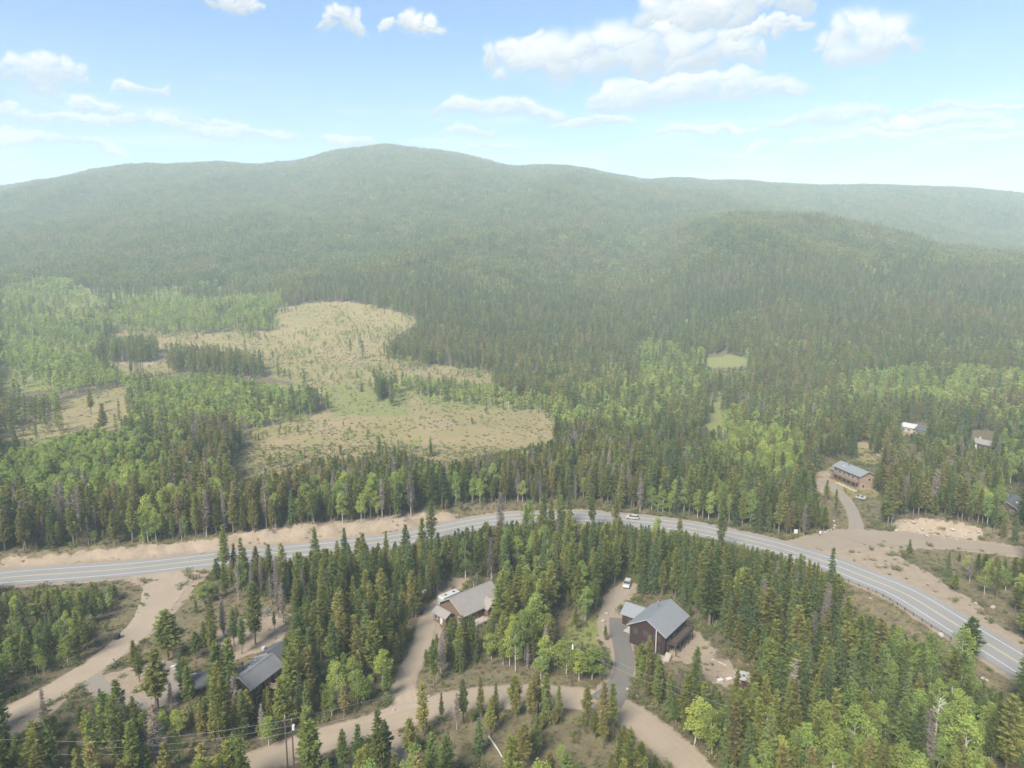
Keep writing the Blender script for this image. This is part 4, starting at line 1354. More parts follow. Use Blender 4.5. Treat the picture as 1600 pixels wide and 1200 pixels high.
def build_forest():
    r = np.random.default_rng(11)

    def grid(y0, y1, sp, half=0.86):
        out = []
        y = y0
        while y < y1:
            w = half * y + 45
            n = int(2 * w / sp)
            xs = -w + sp * (np.arange(n) + 0.5)
            out.append(np.c_[xs, np.full(n, y)])
            y += sp
        P = np.vstack(out)
        return P + r.uniform(-0.46, 0.46, P.shape) * sp

    def accept(P, Hm, thin):
        x, y = P[:, 0], P[:, 1]
        z = height(x, y)
        ub, vb = proj(x, y, z)
        keep = r.random(len(P))
        k = np.clip(400.0 / y, 0.5, 4)
        farw = 1 + 2.6 * sstep(260, 340, y)
        wu, wv = farw * k * 2.5 * (fbm(x / 9, y / 9, 61, 2) + 1.6 * (farw > 1.5) * fbm(x / 34, y / 34, 63, 2)), farw * k * 1.6 * (fbm(x / 9, y / 9, 67, 2) + 0.8 * (farw > 1.5) * fbm(x / 34, y / 34, 69, 2))
        stand = np.zeros(len(P), bool)
        for q in STAND:
            stand |= inside(q, ub, vb)
        pending = np.ones(len(P), bool)
        good = np.zeros(len(P), bool)
        for shrink in (1.0, 0.72, 0.5):                # before open ground only shorter trees stand
            h = Hm * shrink
            bad = np.zeros(len(P), bool)
            lev = [proj(x, y, z + h * f) for f in (0, 0.2, 0.4, 0.6, 0.8, 0.97)]
            for p, poly in OPEN:
                hit = np.zeros(len(P), bool)
                for um, vm in lev:
                    hit |= inside(poly, um + wu, vm + wv)
                bad |= hit & (keep > p) & ~stand
            now = pending & ~bad & (h > 2.6)
            Hm[now] = h[now]
            good |= now
            pending &= ~now
            if Hm.max() == Hm.min() == 16.0:
                break
        ut, vt = proj(x, y, z + Hm * 0.97)
        ok = good & (ub > -190) & (ub < 1790) & (vt < 1260)
        ok &= r.random(len(P)) < thin * (0.80 + 0.35 * fbm(x / 22, y / 22, 71, 2)) - 0.5 * sstep(0.35, 0.7, fbm(x / 120, y / 120, 73, 3)) * sstep(700, 1000, y)
        nr = (y < 345)
        for ln, w in TRACKS + [(HIGHWAY, 7.8)]:
            bb = nr & (x > ln[:, 0].min() - 14) & (x < ln[:, 0].max() + 14) & (y > ln[:, 1].min() - 14) & (y < ln[:, 1].max() + 14)
            if bb.any():
                d = line_dist(ln, x[bb], y[bb])[0]
                ad = np.abs(d) > w + 1.1
                if ln is HIGHWAY:
                    ad &= ~((d > 0) & (d < 12.5) & (x[bb] < 40))
                ok[np.where(bb)[0][~ad]] = False
        uc, vc = proj(x, y, z + Hm * 0.7)
        return ok, z, uc, vc

    def kinds(uc, vc, x, y, forest_far=False, top=None):
        n = len(uc)
        q = r.random(n)
        k = np.clip(500.0 / y, 0.5, 4)
        un, vn = uc + k * 6 * fbm(x / 25, y / 25, 81, 3), vc + k * 3.5 * fbm(x / 25, y / 25, 87, 3)
        res = np.full(n, 0)                                   # 0 pine 1 spruce 2 dead 3 aspen
        ps = np.full(n, 0.12 if not forest_far else 0.3)
        for p, poly in SPRUCEZ:
            ps = np.where(inside(poly, un, vn), p, ps)
        pd = np.full(n, 0.035)
        for p, poly in DEADZ:
            pd = np.where(inside(poly, un, vn), p, pd)
        pa = np.where(fbm(x / 60, y / 60, 91, 2) > 0.42, 0.4, 0.025)
        for p, poly in ASPEN:
            pa = np.where(inside(poly, un, vn) | (inside(poly, top[0], top[1]) if top is not None else False), p, pa)
        res = np.where(q < ps, 1, 0)
        res = np.where(r.random(n) < pd, 2, res)
        res = np.where(r.random(n) < pa * (1 - 0.35 * sstep(0.25, 0.5, fbm(x / 45, y / 45, 107, 3))), 3, res)
        return res
    KN = ['pine', 'spruce', 'dead', 'aspen']
    # near: trees one can tell apart
    P = grid(70, 345, 2.75)
    Hm = np.where(P[:, 1] > 215, r.uniform(8.5, 17.5, len(P)), np.where(r.random(len(P)) < 0.18, r.uniform(3.0, 7.0, len(P)), r.uniform(7.0, 16.0, len(P))))
    island = inside([(480, 1100), (760, 1075), (1000, 1090), (1080, 1250), (400, 1250)], *proj(P[:, 0], P[:, 1], 0 * P[:, 0]))
    Hm = np.where(island, Hm * 0.62, Hm)
    wedge = inside([(-200, 900), (205, 900), (200, 960), (90, 1060), (-200, 1140)], *proj(P[:, 0], P[:, 1], 0 * P[:, 0]))
    Hm = np.where(wedge, Hm * 0.62, Hm)
    ok, z, uc, vc = accept(P, Hm, 1.12)
    P, Hm, z, uc, vc = P[ok], Hm[ok], z[ok], uc[ok], vc[ok]
    K = kinds(uc, vc, P[:, 0], P[:, 1], False, proj(P[:, 0], P[:, 1], z + Hm * 0.96))
    Hm = np.where(K == 3, Hm * 0.82, Hm)
    W = r.uniform(0.78, 1.2, len(P))
    near = [(KN[k], x, y, zz, h, w, False) for k, (x, y), zz, h, w in zip(K, P, z, Hm, W)]
    for kind, (u, v), h, w in PICKED:
        g = ground(u, v)
        near.append((kind, g[0], g[1], g[2], h, w, True))
    # the largest 300 of each kind become things; the rest of the near stands goes into the stand of that kind
    indiv, rest = [], []
    for kind in KN + ['bare_aspen']:
        L_ = [t for t in near if t[0] == kind]
        scored = []
        for t in L_:
            u, v = proj(t[1], t[2], t[3] + t[4] * 0.6)
            ub, vb = proj(t[1], t[2], t[3])
            ut, vt = proj(t[1], t[2], t[3] + t[4])
            vis = (-10 < u < 1610) and vt < 1195
            size = (min(vb, 1200) - vt) * (1.6 if t[6] else 1) if vis else -1
            scored.append((size, t))
        scored.sort(key=lambda s: -s[0])
        n = 0
        for s, t in scored:
            if s > 0 and n < 298:
                indiv.append(t)
                n += 1
            else:
                rest.append(t)
    # middle distance, single trees with fewer sprays
    P = grid(345, 930, 3.7, 0.84)
    Hm = r.uniform(10, 17.5, len(P))
    ok, z, uc, vc = accept(P, Hm, 1.0)
    P, Hm, z, uc, vc = P[ok], Hm[ok], z[ok], uc[ok], vc[ok]
    K = kinds(uc, vc, P[:, 0], P[:, 1], True, proj(P[:, 0], P[:, 1], z + Hm * 0.96))
    hid = hidden_by_land(P[:, 0], P[:, 1], z)
    sel = ~hid
    P, Hm, z, K = P[sel], Hm[sel], z[sel], K[sel]
    x0, y0 = P[:, 0], P[:, 1]
    thin = (K == 3) & (r.random(len(P)) < 0.12 + 0.55 * sstep(0.1, 0.5, fbm(x0 / 30, y0 / 30, 109, 3)))
    P, Hm, z, K = P[~thin], Hm[~thin], z[~thin], K[~thin]
    Hm = np.where(K == 3, Hm * 0.72, Hm)
    # seedlings and young trees feathering the clearing
    Py = grid(300, 800, 4.2, 0.84)
    zy = height(Py[:, 0], Py[:, 1])
    uy, vy = proj(Py[:, 0], Py[:, 1], zy)
    iny = np.zeros(len(Py), bool)
    for p, poly in OPEN[:5]:
        iny |= inside(poly, uy, vy)
    nzy = fbm(Py[:, 0] / 26, Py[:, 1] / 26, 103, 3)
    rim = np.zeros(len(Py), bool)
    for p, poly in OPEN[:2]:
        for du, dv in ((16, 0), (-16, 0), (0, 9), (0, -9)):
            rim |= inside(poly, uy, vy) & ~inside(poly, uy + du, vy + dv)
    sel = iny & (r.random(len(Py)) < np.where(rim, np.clip(0.42 + 0.8 * nzy, 0.05, 0.9), np.clip(0.09 + 0.9 * nzy, 0.015, 0.7)))
    rim = rim[sel]
    Py, zy, nzy = Py[sel], zy[sel], nzy[sel]
    Hy = r.uniform(0.9, 3.2, len(Py)) * (1 + 0.9 * np.clip(nzy, 0, 1)) * np.where(rim, r.uniform(1.2, 2.6, len(Py)), np.where(r.random(len(Py)) < 0.05, 2.2, 1))
    Ky = np.where(r.random(len(Py)) < 0.6, 3, 0)
    P, Hm, z, K = np.vstack([P, Py]), np.r_[Hm, Hy], np.r_[z, zy], np.r_[K, Ky]
    # far: clumps of six
    P2 = grid(930, 2560, 8.6, 0.80)
    ok, z2, uc2, vc2 = accept(P2, np.full(len(P2), 16.0), 1.25)
    P2, z2, uc2, vc2 = P2[ok], z2[ok], uc2[ok], vc2[ok]
    K2 = kinds(uc2, vc2, P2[:, 0], P2[:, 1], True)
    sel = ~hidden_by_land(P2[:, 0], P2[:, 1], z2)
    P2, z2, K2 = P2[sel], z2[sel], K2[sel]
    K2 = np.where(K2 == 3, 3, 0)
    stuff = {k: ([], [], []) for k in ('pine', 'spruce', 'dead', 'aspen')}
    meshes = {}
    for ki, kind in enumerate(KN):
        pts, scl, idx = stuff[kind]
        ms = [d['all'] for d in PROTO0[kind]] + PROTO1[kind] + PROTO2.get(kind, [])
        meshes[kind] = ms
        n0, n1 = len(PROTO0[kind]), len(PROTO1[kind])
        H0 = 13.0 if kind == 'aspen' else 16.0
        for t in rest:
            if t[0] == kind:
                pts.append((t[1], t[2], t[3]))
                s = t[4] / H0
                scl.append((s ** 0.75 * t[5], s ** 0.75 * t[5], s))
                idx.append(r.integers(n0))
        m = K == ki
        for (x, y), zz, h in zip(P[m], z[m], Hm[m]):
            pts.append((x, y, zz))
            s = h / H0
            w = s ** (0.75 if h > 6 else 0.6) * r.uniform(0.9, 1.3)
            scl.append((w, w, s))
            idx.append(n0 + r.integers(n1))
        if kind in PROTO2:
            m = K2 == ki
            for (x, y), zz in zip(P2[m], z2[m]):
                pts.append((x, y, zz))
                s = r.uniform(0.85, 1.2)
                scl.append((s * 1.1, s * 1.1, s * (0.8 if kind == 'aspen' else 1)))
                idx.append(n0 + n1 + r.integers(7))
    names = {'pine': ('pine_forest', 'dense olive and green pine forest covering the mountain slopes and valley', 'forest'),
             'spruce': ('spruce_forest', 'dark blue green spruces mixed through the valley forest', 'forest'),
             'dead': ('dead_timber', 'grey brown dead trees mixed through the forest beyond the highway', 'dead trees'),
             'aspen': ('aspen_forest', 'bright green aspen groves around the logged clearing and valley', 'aspen grove')}
    cnt = {}
    for kind in KN:
        pts, scl, idx = stuff[kind]
        cnt[kind] = len(pts)
        scatter(names[kind][0], names[kind][1], names[kind][2], meshes[kind], np.array(pts), r.uniform(0, 6.283, len(pts)), np.array(scl), np.array(idx))
    print('forest', cnt, 'individual', len(indiv), 'near', len(near))
    return indiv, rest


INDIV, RESTN = build_forest()

LANDMARK = []                      # (phrase, x, y), filled by the objects below; used to tell the trees apart


def mark(phrase, p):
    LANDMARK.append((phrase, float(p[0]), float(p[1])))


# ------------------------------------------------------------------ buildings
FOOTPRINTS = []


def house_root(name, cx, cy, rz, half, label, cat='house'):
    z = min(zat(cx + a * half[0] * math.cos(rz) - b * half[1] * math.sin(rz), cy + a * half[0] * math.sin(rz) + b * half[1] * math.cos(rz)) for a in (-1, 0, 1) for b in (-1, 0, 1))
    FOOTPRINTS.append(((cx, cy), half, rz))
    return empty(name, (cx, cy, z), rz, label, cat)


def gable_block(e, x0, x1, y0, y1, ze, zr, wall, roof, ridge=0.5, over=0.5, axis='x', z0=-0.6, thick=0.18, trim='trim_grey'):
    """a block with a gabled roof: walls, two roof slopes and barge boards. ridge = where the ridge lies across the block"""
    a0, a1, b0, b1 = (x0, x1, y0, y1) if axis == 'x' else (y0, y1, x0, x1)
    rb = b0 + (b1 - b0) * ridge
    MB().prism([(b0, z0), (b1, z0), (b1, ze), (rb, zr), (b0, ze)], axis, a0, a1).build('wall', wall, e)
    roofs = []
    for s, be in ((0, b0), (1, b1)):
        sl = (zr - ze) / abs(be - rb)
        bo = be + (over if s else -over)
        zo = ze - sl * over
        d = 0.006
        r_ = MB().prism([(rb, zr + d), (bo, zo + d), (bo, zo + thick), (rb, zr + thick)], axis, a0 - over, a1 + over).build('roof', roof, e)
        roofs.append(r_)
        for ae in (a0 - over - 0.05, a1 + over):
            MB().prism([(rb, zr - 0.06), (bo, zo - 0.06), (bo, zo + thick + 0.02), (rb, zr + thick + 0.02)], axis, ae, ae + 0.05).build('barge_board', trim, r_)
    cap = MB().prism([(rb - 0.16, zr + thick - 0.02), (rb, zr + thick + 0.07), (rb + 0.16, zr + thick - 0.02)], axis, a0 - over, a1 + over).build('ridge_cap', roof, roofs[0])
    return roofs


def window(e, side, pos, z, w, h, wallc, frame='trim_white', name='window', glass='glass'):
    """side: 'x-','x+','y-','y+' ; pos along the wall; wallc = coordinate of the wall plane"""
    s = -1 if side[1] == '-' else 1
    t = 0.09
    def bx(m, p0, p1, zz0, zz1, d0, d1):
        a, b = sorted((wallc + s * d0, wallc + s * d1))
        if side[0] == 'x':
            m.box(a, b, p0, p1, zz0, zz1)
        else:
            m.box(p0, p1, a, b, zz0, zz1)
        return m
    m = MB()
    bx(m, pos - w / 2 - t, pos - w / 2, z - t, z + h + t, 0.004, 0.07)
    bx(m, pos + w / 2, pos + w / 2 + t, z - t, z + h + t, 0.004, 0.07)
    bx(m, pos - w / 2, pos + w / 2, z - t, z, 0.004, 0.07)
    bx(m, pos - w / 2, pos + w / 2, z + h, z + h + t, 0.004, 0.07)
    if w > 1.2:
        bx(m, pos - 0.03, pos + 0.03, z, z + h, 0.004, 0.06)
    o = m.build(name, frame, e)
    bx(MB(), pos - w / 2, pos + w / 2, z, z + h, 0.002, 0.03).build('pane', glass, o)
    return o


def door(e, side, pos, z, w, h, wallc, mat='trim_white', name='door'):
    s = -1 if side[1] == '-' else 1
    a, b = sorted((wallc + s * 0.004, wallc + s * 0.06))
    m = MB()
    m.box(*((a, b, pos - w / 2, pos + w / 2) if side[0] == 'x' else (pos - w / 2, pos + w / 2, a, b)), z, z + h)
    o = m.build(name, mat, e)
    a, b = sorted((wallc + s * 0.06, wallc + s * 0.1))
    p = pos + w * 0.36
    MB().box(*((a, b, p - 0.04, p + 0.04) if side[0] == 'x' else (p - 0.04, p + 0.04, a, b)), z + 1.0, z + 1.1).build('handle', 'dark_metal', o)
    return o


def deck(e, x0, x1, y0, y1, z, mat='deck_wood', rails=('x-', 'x+', 'y-'), post_to=0.0, rail_mat=None):
    d = MB().box(x0, x1, y0, y1, z - 0.2, z).build('deck', mat, e)
    rail_mat = rail_mat or mat
    for x in np.linspace(x0 + 0.12, x1 - 0.12, max(2, int((x1 - x0) / 2.4) + 1)):
        for y in (y0 + 0.12, y1 - 0.12):
            if z - 0.2 > post_to + 0.3:
                MB().box(x - 0.09, x + 0.09, y - 0.09, y + 0.09, post_to - 0.5, z - 0.203).build('post', rail_mat, d)
    for s in rails:
        m = MB()
        if s[0] == 'x':
            xx = x0 if s == 'x-' else x1 - 0.08
            for zz in (0.12, 0.5, 0.95):
                m.box(xx, xx + 0.08, y0 + 0.085, y1 - 0.085, z + zz, z + zz + 0.07)
            for yy in np.linspace(y0 + 0.09, y1 - 0.17, max(2, int((y1 - y0) / 1.2) + 1)):
                m.box(xx + 0.004, xx + 0.076, yy, yy + 0.08, z, z + 1.03)
        else:
            yy = y0 if s == 'y-' else y1 - 0.08
            for zz in (0.12, 0.5, 0.95):
                m.box(x0, x1, yy, yy + 0.08, z + zz, z + zz + 0.07)
            for xx in np.linspace(x0 + 0.01, x1 - 0.09, max(2, int((x1 - x0) / 1.2) + 1)):
                m.box(xx, xx + 0.08, yy + 0.004, yy + 0.076, z, z + 1.03)
        m.build('railing', rail_mat, d)
    return d


def chimney(e, x, y, z0, z1, mat='galvanised', w=0.14):
    c = MB().tube([(x, y, z0), (x, y, z1)], [w, w], 10).build('chimney', mat, e)
    MB().tube([(x, y, z1 + 0.02), (x, y, z1 + 0.1), (x, y, z1 + 0.28)], [w * 1.7, w * 1.7, 0.03], 10).build('cap', mat, c)


def dark_red_house():
    p = (at(1013, 968, 7.2) + at(1045, 942, 7.2)) / 2
    rz = math.radians(52)
    e = house_root('house', p[0], p[1], rz, (6.0, 4.6), 'dark red house with grey metal gable roof and low side wing, beside the paved driveway')
    mark('the dark red house', p)
    gable_block(e, -6, 6, -4.6, 4.6, 5.0, 7.6, 'wall_red', 'roof_grey', 0.5, 0.6)
    gable_block(e, 0.9, 6.4, 4.62, 10.4, 3.0, 4.7, 'wall_red', 'roof_grey', 0.5, 0.45, 'y')
    # front gable (x-): lower windows, door, balcony
    for yy, zz, w, h in ((-2.6, 3.1, 1.5, 1.2), (0.3, 3.3, 1.1, 1.0), (-2.6, 0.5, 1.6, 1.2), (0.4, 0.5, 1.6, 1.2), (3.0, 3.1, 1.0, 1.1)):
        window(e, 'x-', yy, zz, w, h, -6, 'wall_brown')
    for xx, w in ((-3.6, 1.6), (-0.6, 1.8), (2.6, 1.4), (4.8, 0.9)):
        window(e, 'y-', xx, 3.0, w, 1.3, -4.6, 'trim_grey')
        window(e, 'y-', xx, 0.4, w, 1.2, -4.6, 'trim_grey')
    window(e, 'x-', 8.0, 0.9, 1.0, 1.0, 0.9, 'trim_grey') if False else None
    window(e, 'y+', 3.6, 1.2, 1.4, 1.0, 10.4, 'trim_grey')
    door(e, 'x-', 7.4, 0.0, 2.6, 2.2, 0.9, 'wall_brown', 'garage_door')
    deck(e, -4.9, 4.8, -7.0, -4.66, 2.7, 'wall_brown', ('x-', 'x+', 'y-'), 0.0, 'wall_brown')
    MB().tube([(-6.7, -2.7, -0.5), (-6.7, -2.7, 6.0)], [0.14, 0.12], 8).build('pole_support', 'trim_white', e)
    for k in range(6):
        MB().box(-6.2 - 0.32 * (k + 1), -6.2 - 0.32 * k, -6.6, -5.2, 0, 1.2 - 0.2 * k).build('step', 'concrete', e)
    MB().box(-2.2, 0.6, 4.7, 8.4, -0.4, 0.12).build('entry_slab', 'concrete', e)
    MB().box(-10.4, -6.4, -6.0, -2.6, -0.4, 0.10).build('patio', 'pale_wood', e)
    chimney(e, 2.0, 1.2, 6.6, 8.5)
    for k, (x, y) in enumerate(((-8.0, -6.9), (-7.2, -7.3), (-3.5, -8.2))):
        pass
    return e, rz, p


def taupe_house():
    p = (at(706, 936, 6.2) + at(763, 910, 6.2)) / 2
    rz = math.radians(45)
    e = house_root('house', p[0], p[1], rz, (6.6, 4.7), 'brown log house with plain taupe shingle roof and small cross gable')
    mark('the taupe-roofed log house', p)
    gable_block(e, -6.6, 6.6, -4.7, 4.7, 3.6, 6.4, 'wall_log', 'roof_taupe', 0.5, 0.7)
    gable_block(e, 0.4, 4.4, -6.2, -4.0, 3.3, 4.9, 'wall_log', 'roof_taupe', 0.5, 0.45, 'y')
    gable_block(e, -9.6, -6.62, -1.2, 3.6, 2.5, 3.4, 'wall_log', 'roof_taupe', 0.5, 0.4, 'y')
    for xx in (-5.0, -2.4, 5.6):
        window(e, 'y-', xx, 1.0, 1.2, 1.5, -4.7, 'trim_white')
    window(e, 'y-', 2.4, 0.6, 1.5, 1.9, -6.2, 'trim_white')
    window(e, 'y-', 5.4, 2.5 - 1.2, 0.9, 1.2, -4.7, 'trim_white') if False else None
    window(e, 'x-', 2.6, 1.0, 1.1, 1.0, -9.6, 'trim_white')
    window(e, 'x-', -3.2, 1.0, 1.0, 1.3, -6.6, 'trim_white')
    window(e, 'x+', 0.0, 1.2, 1.4, 1.3, 6.6, 'trim_white')
    door(e, 'x-', 0.4, 0.0, 1.0, 2.0, -9.6, 'trim_white')
    deck(e, -4.6, 0.2, -7.4, -4.75, 0.9, 'pale_wood', ('x-', 'y-'), 0.0, 'trim_white')
    chimney(e, 3.6, 1.4, 5.4, 7.9, 'dark_metal', 0.17)
    MB().tube([(3.1, 2.2, 5.2), (3.1, 2.2, 7.0)], [0.05, 0.05], 6).build('vent_pipe', 'trim_white', e)
    return e, rz, p


def brown_house():
    p = (at(384, 1053, 6.4) + at(421, 1026, 6.4)) / 2
    rz = math.radians(68)
    e = house_root('house', p[0], p[1], rz, (4.9, 4.6), 'dark brown two-storey house with grey shingle roof and skylights')
    mark('the dark brown two-storey house', p)
    gable_block(e, -4.9, 4.0, -2.6, 4.2, 4.7, 6.5, 'wall_brown', 'roof_slate', 0.38, 0.5)
    for xx in (-3.0, -0.3, 2.6):
        window(e, 'y-', xx, 2.7, 1.5, 1.5, -2.6, 'trim_white')
        window(e, 'y-', xx, 0.3, 1.2, 1.3, -2.6, 'trim_white')
    window(e, 'x-', 1.0, 0.3, 1.2, 1.4, -4.9, 'trim_grey')
    window(e, 'x+', 1.0, 2.6, 1.2, 1.2, 4.0, 'trim_white')
    for k, xx in enumerate((-0.6, 0.6, 2.0)):
        y, z = 1.7 + 0.35 * k, 6.28 - 0.33 * (0.35 * k)
        sl = (6.5 - 4.7) / (4.2 + 0.016)
        zt = lambda q: 6.5 + 0.19 - sl * (q + 0.016)
        s_ = MB().prism([(y, zt(y)), (y + 0.75, zt(y + 0.75)), (y + 0.75, zt(y + 0.75) + 0.09), (y, zt(y) + 0.09)], 'x', xx, xx + 0.6).build('skylight', 'trim_white', e)
    deck(e, -0.4, 3.9, -4.9, -2.66, 2.3, 'deck_wood', ('x-', 'y-', 'x+'), 0.0, 'pale_wood')
    chimney(e, -1.6, 2.6, 5.3, 7.2, 'dark_metal')
    MB().tube([(-5.3, 3.3, -0.3), (-5.25, 3.3, 4.6)], [0.09, 0.08], 6).build('flue_pipe', 'trim_white', e)
    return e, rz, p


def red_door_garage():
    p = (at(418, 1008, 4.4) + at(446, 1016, 3.6)) / 2
    rz = math.radians(68)
    e = house_root('garage', p[0], p[1], rz, (2.8, 3.3), 'small garage with slate roof and bright red end door behind the brown house', 'garage')
    mark('the garage with the red door', p)
    gable_block(e, -2.8, 2.8, -3.3, 3.3, 2.6, 4.2, 'wall_brown', 'roof_dark', 0.5, 0.4)
    door(e, 'y+', -1.2, 0.0, 2.4, 2.3, 3.3, 'door_red', 'garage_door')
    door(e, 'x-', 1.8, 0.0, 1.9, 2.4, -2.8, 'door_red', 'door')
    window(e, 'x-', -1.4, 0.9, 1.0, 1.0, -2.8)
    return e


def carport():
    p = at(312, 1062, 2.8)
    rz = math.radians(32)
    e = house_root('carport', p[0], p[1], rz, (3.0, 2.2), 'low open carport with dark blue roof left of the brown house', 'carport')
    mark('the dark roofed carport', p)
    for x in (-2.8, 0, 2.8):
        for y in (-2.0, 2.0):
            MB().box(x - 0.09, x + 0.09, y - 0.09, y + 0.09, -0.5, 2.4).build('post', 'pole_wood', e)
    MB().prism([(-2.5, 2.4), (2.5, 2.95), (2.5, 3.08), (-2.5, 2.53)], 'x', -3.3, 3.3).build('roof', 'roof_dark', e)
    MB().box(-3.36, -3.31, -2.55, 2.55, 2.3, 2.6).build('fascia', 'trim_grey', e)
    MB().prism([(-2.56, 2.25), (-2.51, 2.25), (-2.51, 2.62), (-2.56, 2.62)], 'x', -3.3, 3.3).build('fascia', 'trim_grey', e)
    MB().box(-2.7, 2.7, 1.9, 1.98, -0.4, 2.3).build('back_wall', 'wall_brown', e)
    return e


def lodge():
    a, b = at(1304, 724.5, 7.0), at(1344, 741, 7.0)
    d = b - a
    rz = math.atan2(d[1], d[0])
    p = (a + b) / 2 + np.array([-math.sin(rz), math.cos(rz), 0]) * 3.6
    e = house_root('lodge', p[0], p[1], rz, (8.3, 3.6), 'long tan two-storey lodge with grey roof and timber balcony at end of gravel drive', 'lodge')
    mark('the tan two-storey lodge', p)
    gable_block(e, -8.3, 8.3, -3.6, 3.6, 5.6, 7.3, 'wall_tan', 'roof_grey', 0.5, 0.6)
    for x in np.linspace(-7.0, 7.0, 6):
        window(e, 'y-', x, 3.4, 1.3, 1.4, -3.6, 'trim_white')
        window(e, 'y-', x, 0.5, 1.3, 1.5, -3.6, 'trim_white')
    window(e, 'x+', 0.8, 3.3, 1.2, 1.2, 8.3)
    window(e, 'x+', -1.8, 0.6, 1.2, 1.3, 8.3)
    deck(e, -6.0, 8.3, -5.6, -3.65, 2.9, 'deck_wood', ('x-', 'x+', 'y-'), 0.0)
    for k in range(8):
        MB().box(-6.4 - 0.3 * (k + 1), -6.4 - 0.3 * k, -5.4, -4.2, -0.3, 2.6 - 0.33 * k).build('step', 'deck_wood', e)
    MB().box(-2.0, 11.5, -7.6, -5.7, -0.3, 0.12).build('path_slab', 'pale_wood', e)
    gable_block(e, -14.0, -8.9, -1.2, 4.4, 2.5, 3.6, 'wall_tan', 'roof_slate', 0.5, 0.4)
    window(e, 'y-', -12.6, 0.9, 1.0, 1.1, -1.2)
    door(e, 'y-', -10.3, 0.0, 1.6, 2.0, -1.2, 'wall_brown')
    chimney(e, -2.5, -0.8, 6.6, 8.3, 'dark_metal')
    MB().box(-4.6, -3.6, -2.3, -1.3, 6.45, 6.62).build('skylight', 'trim_white', e)
    return e


def small_house():
    p = (at(1524, 684, 4.0) + at(1550, 690, 4.0)) / 2
    p = ground(1538, 700)
    rz = math.radians(-68)
    e = house_root('cabin', p[0], p[1], rz, (5.6, 3.0), 'small cabin with pinkish grey roof and white door high among the right-hand trees', 'cabin')
    mark('the small pinkish-roofed cabin', p)
    gable_block(e, -5.2, 5.2, -3.2, 3.2, 2.7, 4.2, 'wall_brown', 'roof_taupe', 0.5, 0.6)
    door(e, 'y-', -2.4, 0.0, 1.3, 2.2, -3.2, 'trim_white')
    for x in (0.4, 3.0):
        window(e, 'y-', x, 0.8, 1.5, 1.2, -3.2)
    window(e, 'x+', 0.2, 0.6, 1.8, 1.6, 5.2, 'pale_wood')
    MB().box(-3.6, -3.0, 0.9, 1.5, 2.9, 5.0).build('chimney', 'trim_white', e)
    return e


def white_roof_house():
    p = ground(1432, 676)
    rz = math.radians(-62)
    e = house_root('house', p[0], p[1], rz, (7, 3), 'house with white and green roof almost hidden by trees on the upper right', 'house')
    mark('the white-roofed house', p)
    gable_block(e, -7.5, 0, -3.2, 3.2, 3.0, 4.6, 'wall_cream', 'tarp_white', 0.5, 0.5)
    gable_block(e, 0.02, 8.0, -2.8, 2.8, 2.8, 4.2, 'wall_tan', 'roof_dark', 0.5, 0.5)
    for x in (-5.5, -2.5, 2.0, 5.0):
        window(e, 'y-', x, 0.8, 1.3, 1.2, -3.2 if x < 0 else -2.8)
    return e


def dark_house():
    p = at(1578, 784, 3.5)
    rz = math.radians(38)
    e = house_root('house', p[0], p[1], rz, (6, 4.6), 'house with blue black roof and white roof vent at the right picture edge', 'house')
    mark('the blue black roofed house', p)
    gable_block(e, -5.5, 5.5, -4.4, 4.4, 2.9, 5.0, 'wall_brown', 'roof_dark', 0.5, 0.6)
    gable_block(e, 1.0, 7.0, 2.0, 9.5, 3.0, 5.4, 'wall_brown', 'roof_dark', 0.5, 0.5, 'y')
    for y in (-2.4, 0.6):
        window(e, 'x-', y, 0.8, 1.4, 1.2, -5.5)
    for x in (-3.0, 1.6):
        window(e, 'y-', x, 0.8, 1.6, 1.3, -4.4)
    MB().box(-1.6, -0.5, -2.9, -2.2, 3.9, 4.35).build('roof_vent', 'tarp_white', e)
    return e


def red_shed():
    p = (at(1155, 1048, 2.9) + at(1168, 1060, 2.3)) / 2
    rz = math.radians(-24)
    e = house_root('shed', p[0], p[1], rz, (1.6, 1.1), 'small red shed with pale grey roof on bare soil below the dark red house', 'shed')
    mark('the small red shed', p)
    MB().prism([(-1.1, -0.3), (1.1, -0.3), (1.1, 2.5), (-1.1, 2.1)], 'x', -1.6, 1.6).build('wall', 'shed_red', e)
    MB().prism([(-1.45, 2.06), (1.35, 2.57), (1.35, 2.68), (-1.45, 2.17)], 'x', -1.9, 1.9).build('roof', 'trim_grey', e)
    door(e, 'y-', 0.5, 0.0, 0.9, 1.8, -1.1, 'wall_red')
    window(e, 'y-', -0.8, 0.9, 0.6, 0.6, -1.1)
    MB().box(-0.2, 0.4, -0.3, 0.1, 2.3, 2.62).build('roof_hatch', 'dark_metal', e)
    return e


RED = dark_red_house()
TAUPE = taupe_house()
BROWN = brown_house()
red_door_garage()
carport()
lodge()
small_house()
white_roof_house()
dark_house()
red_shed()


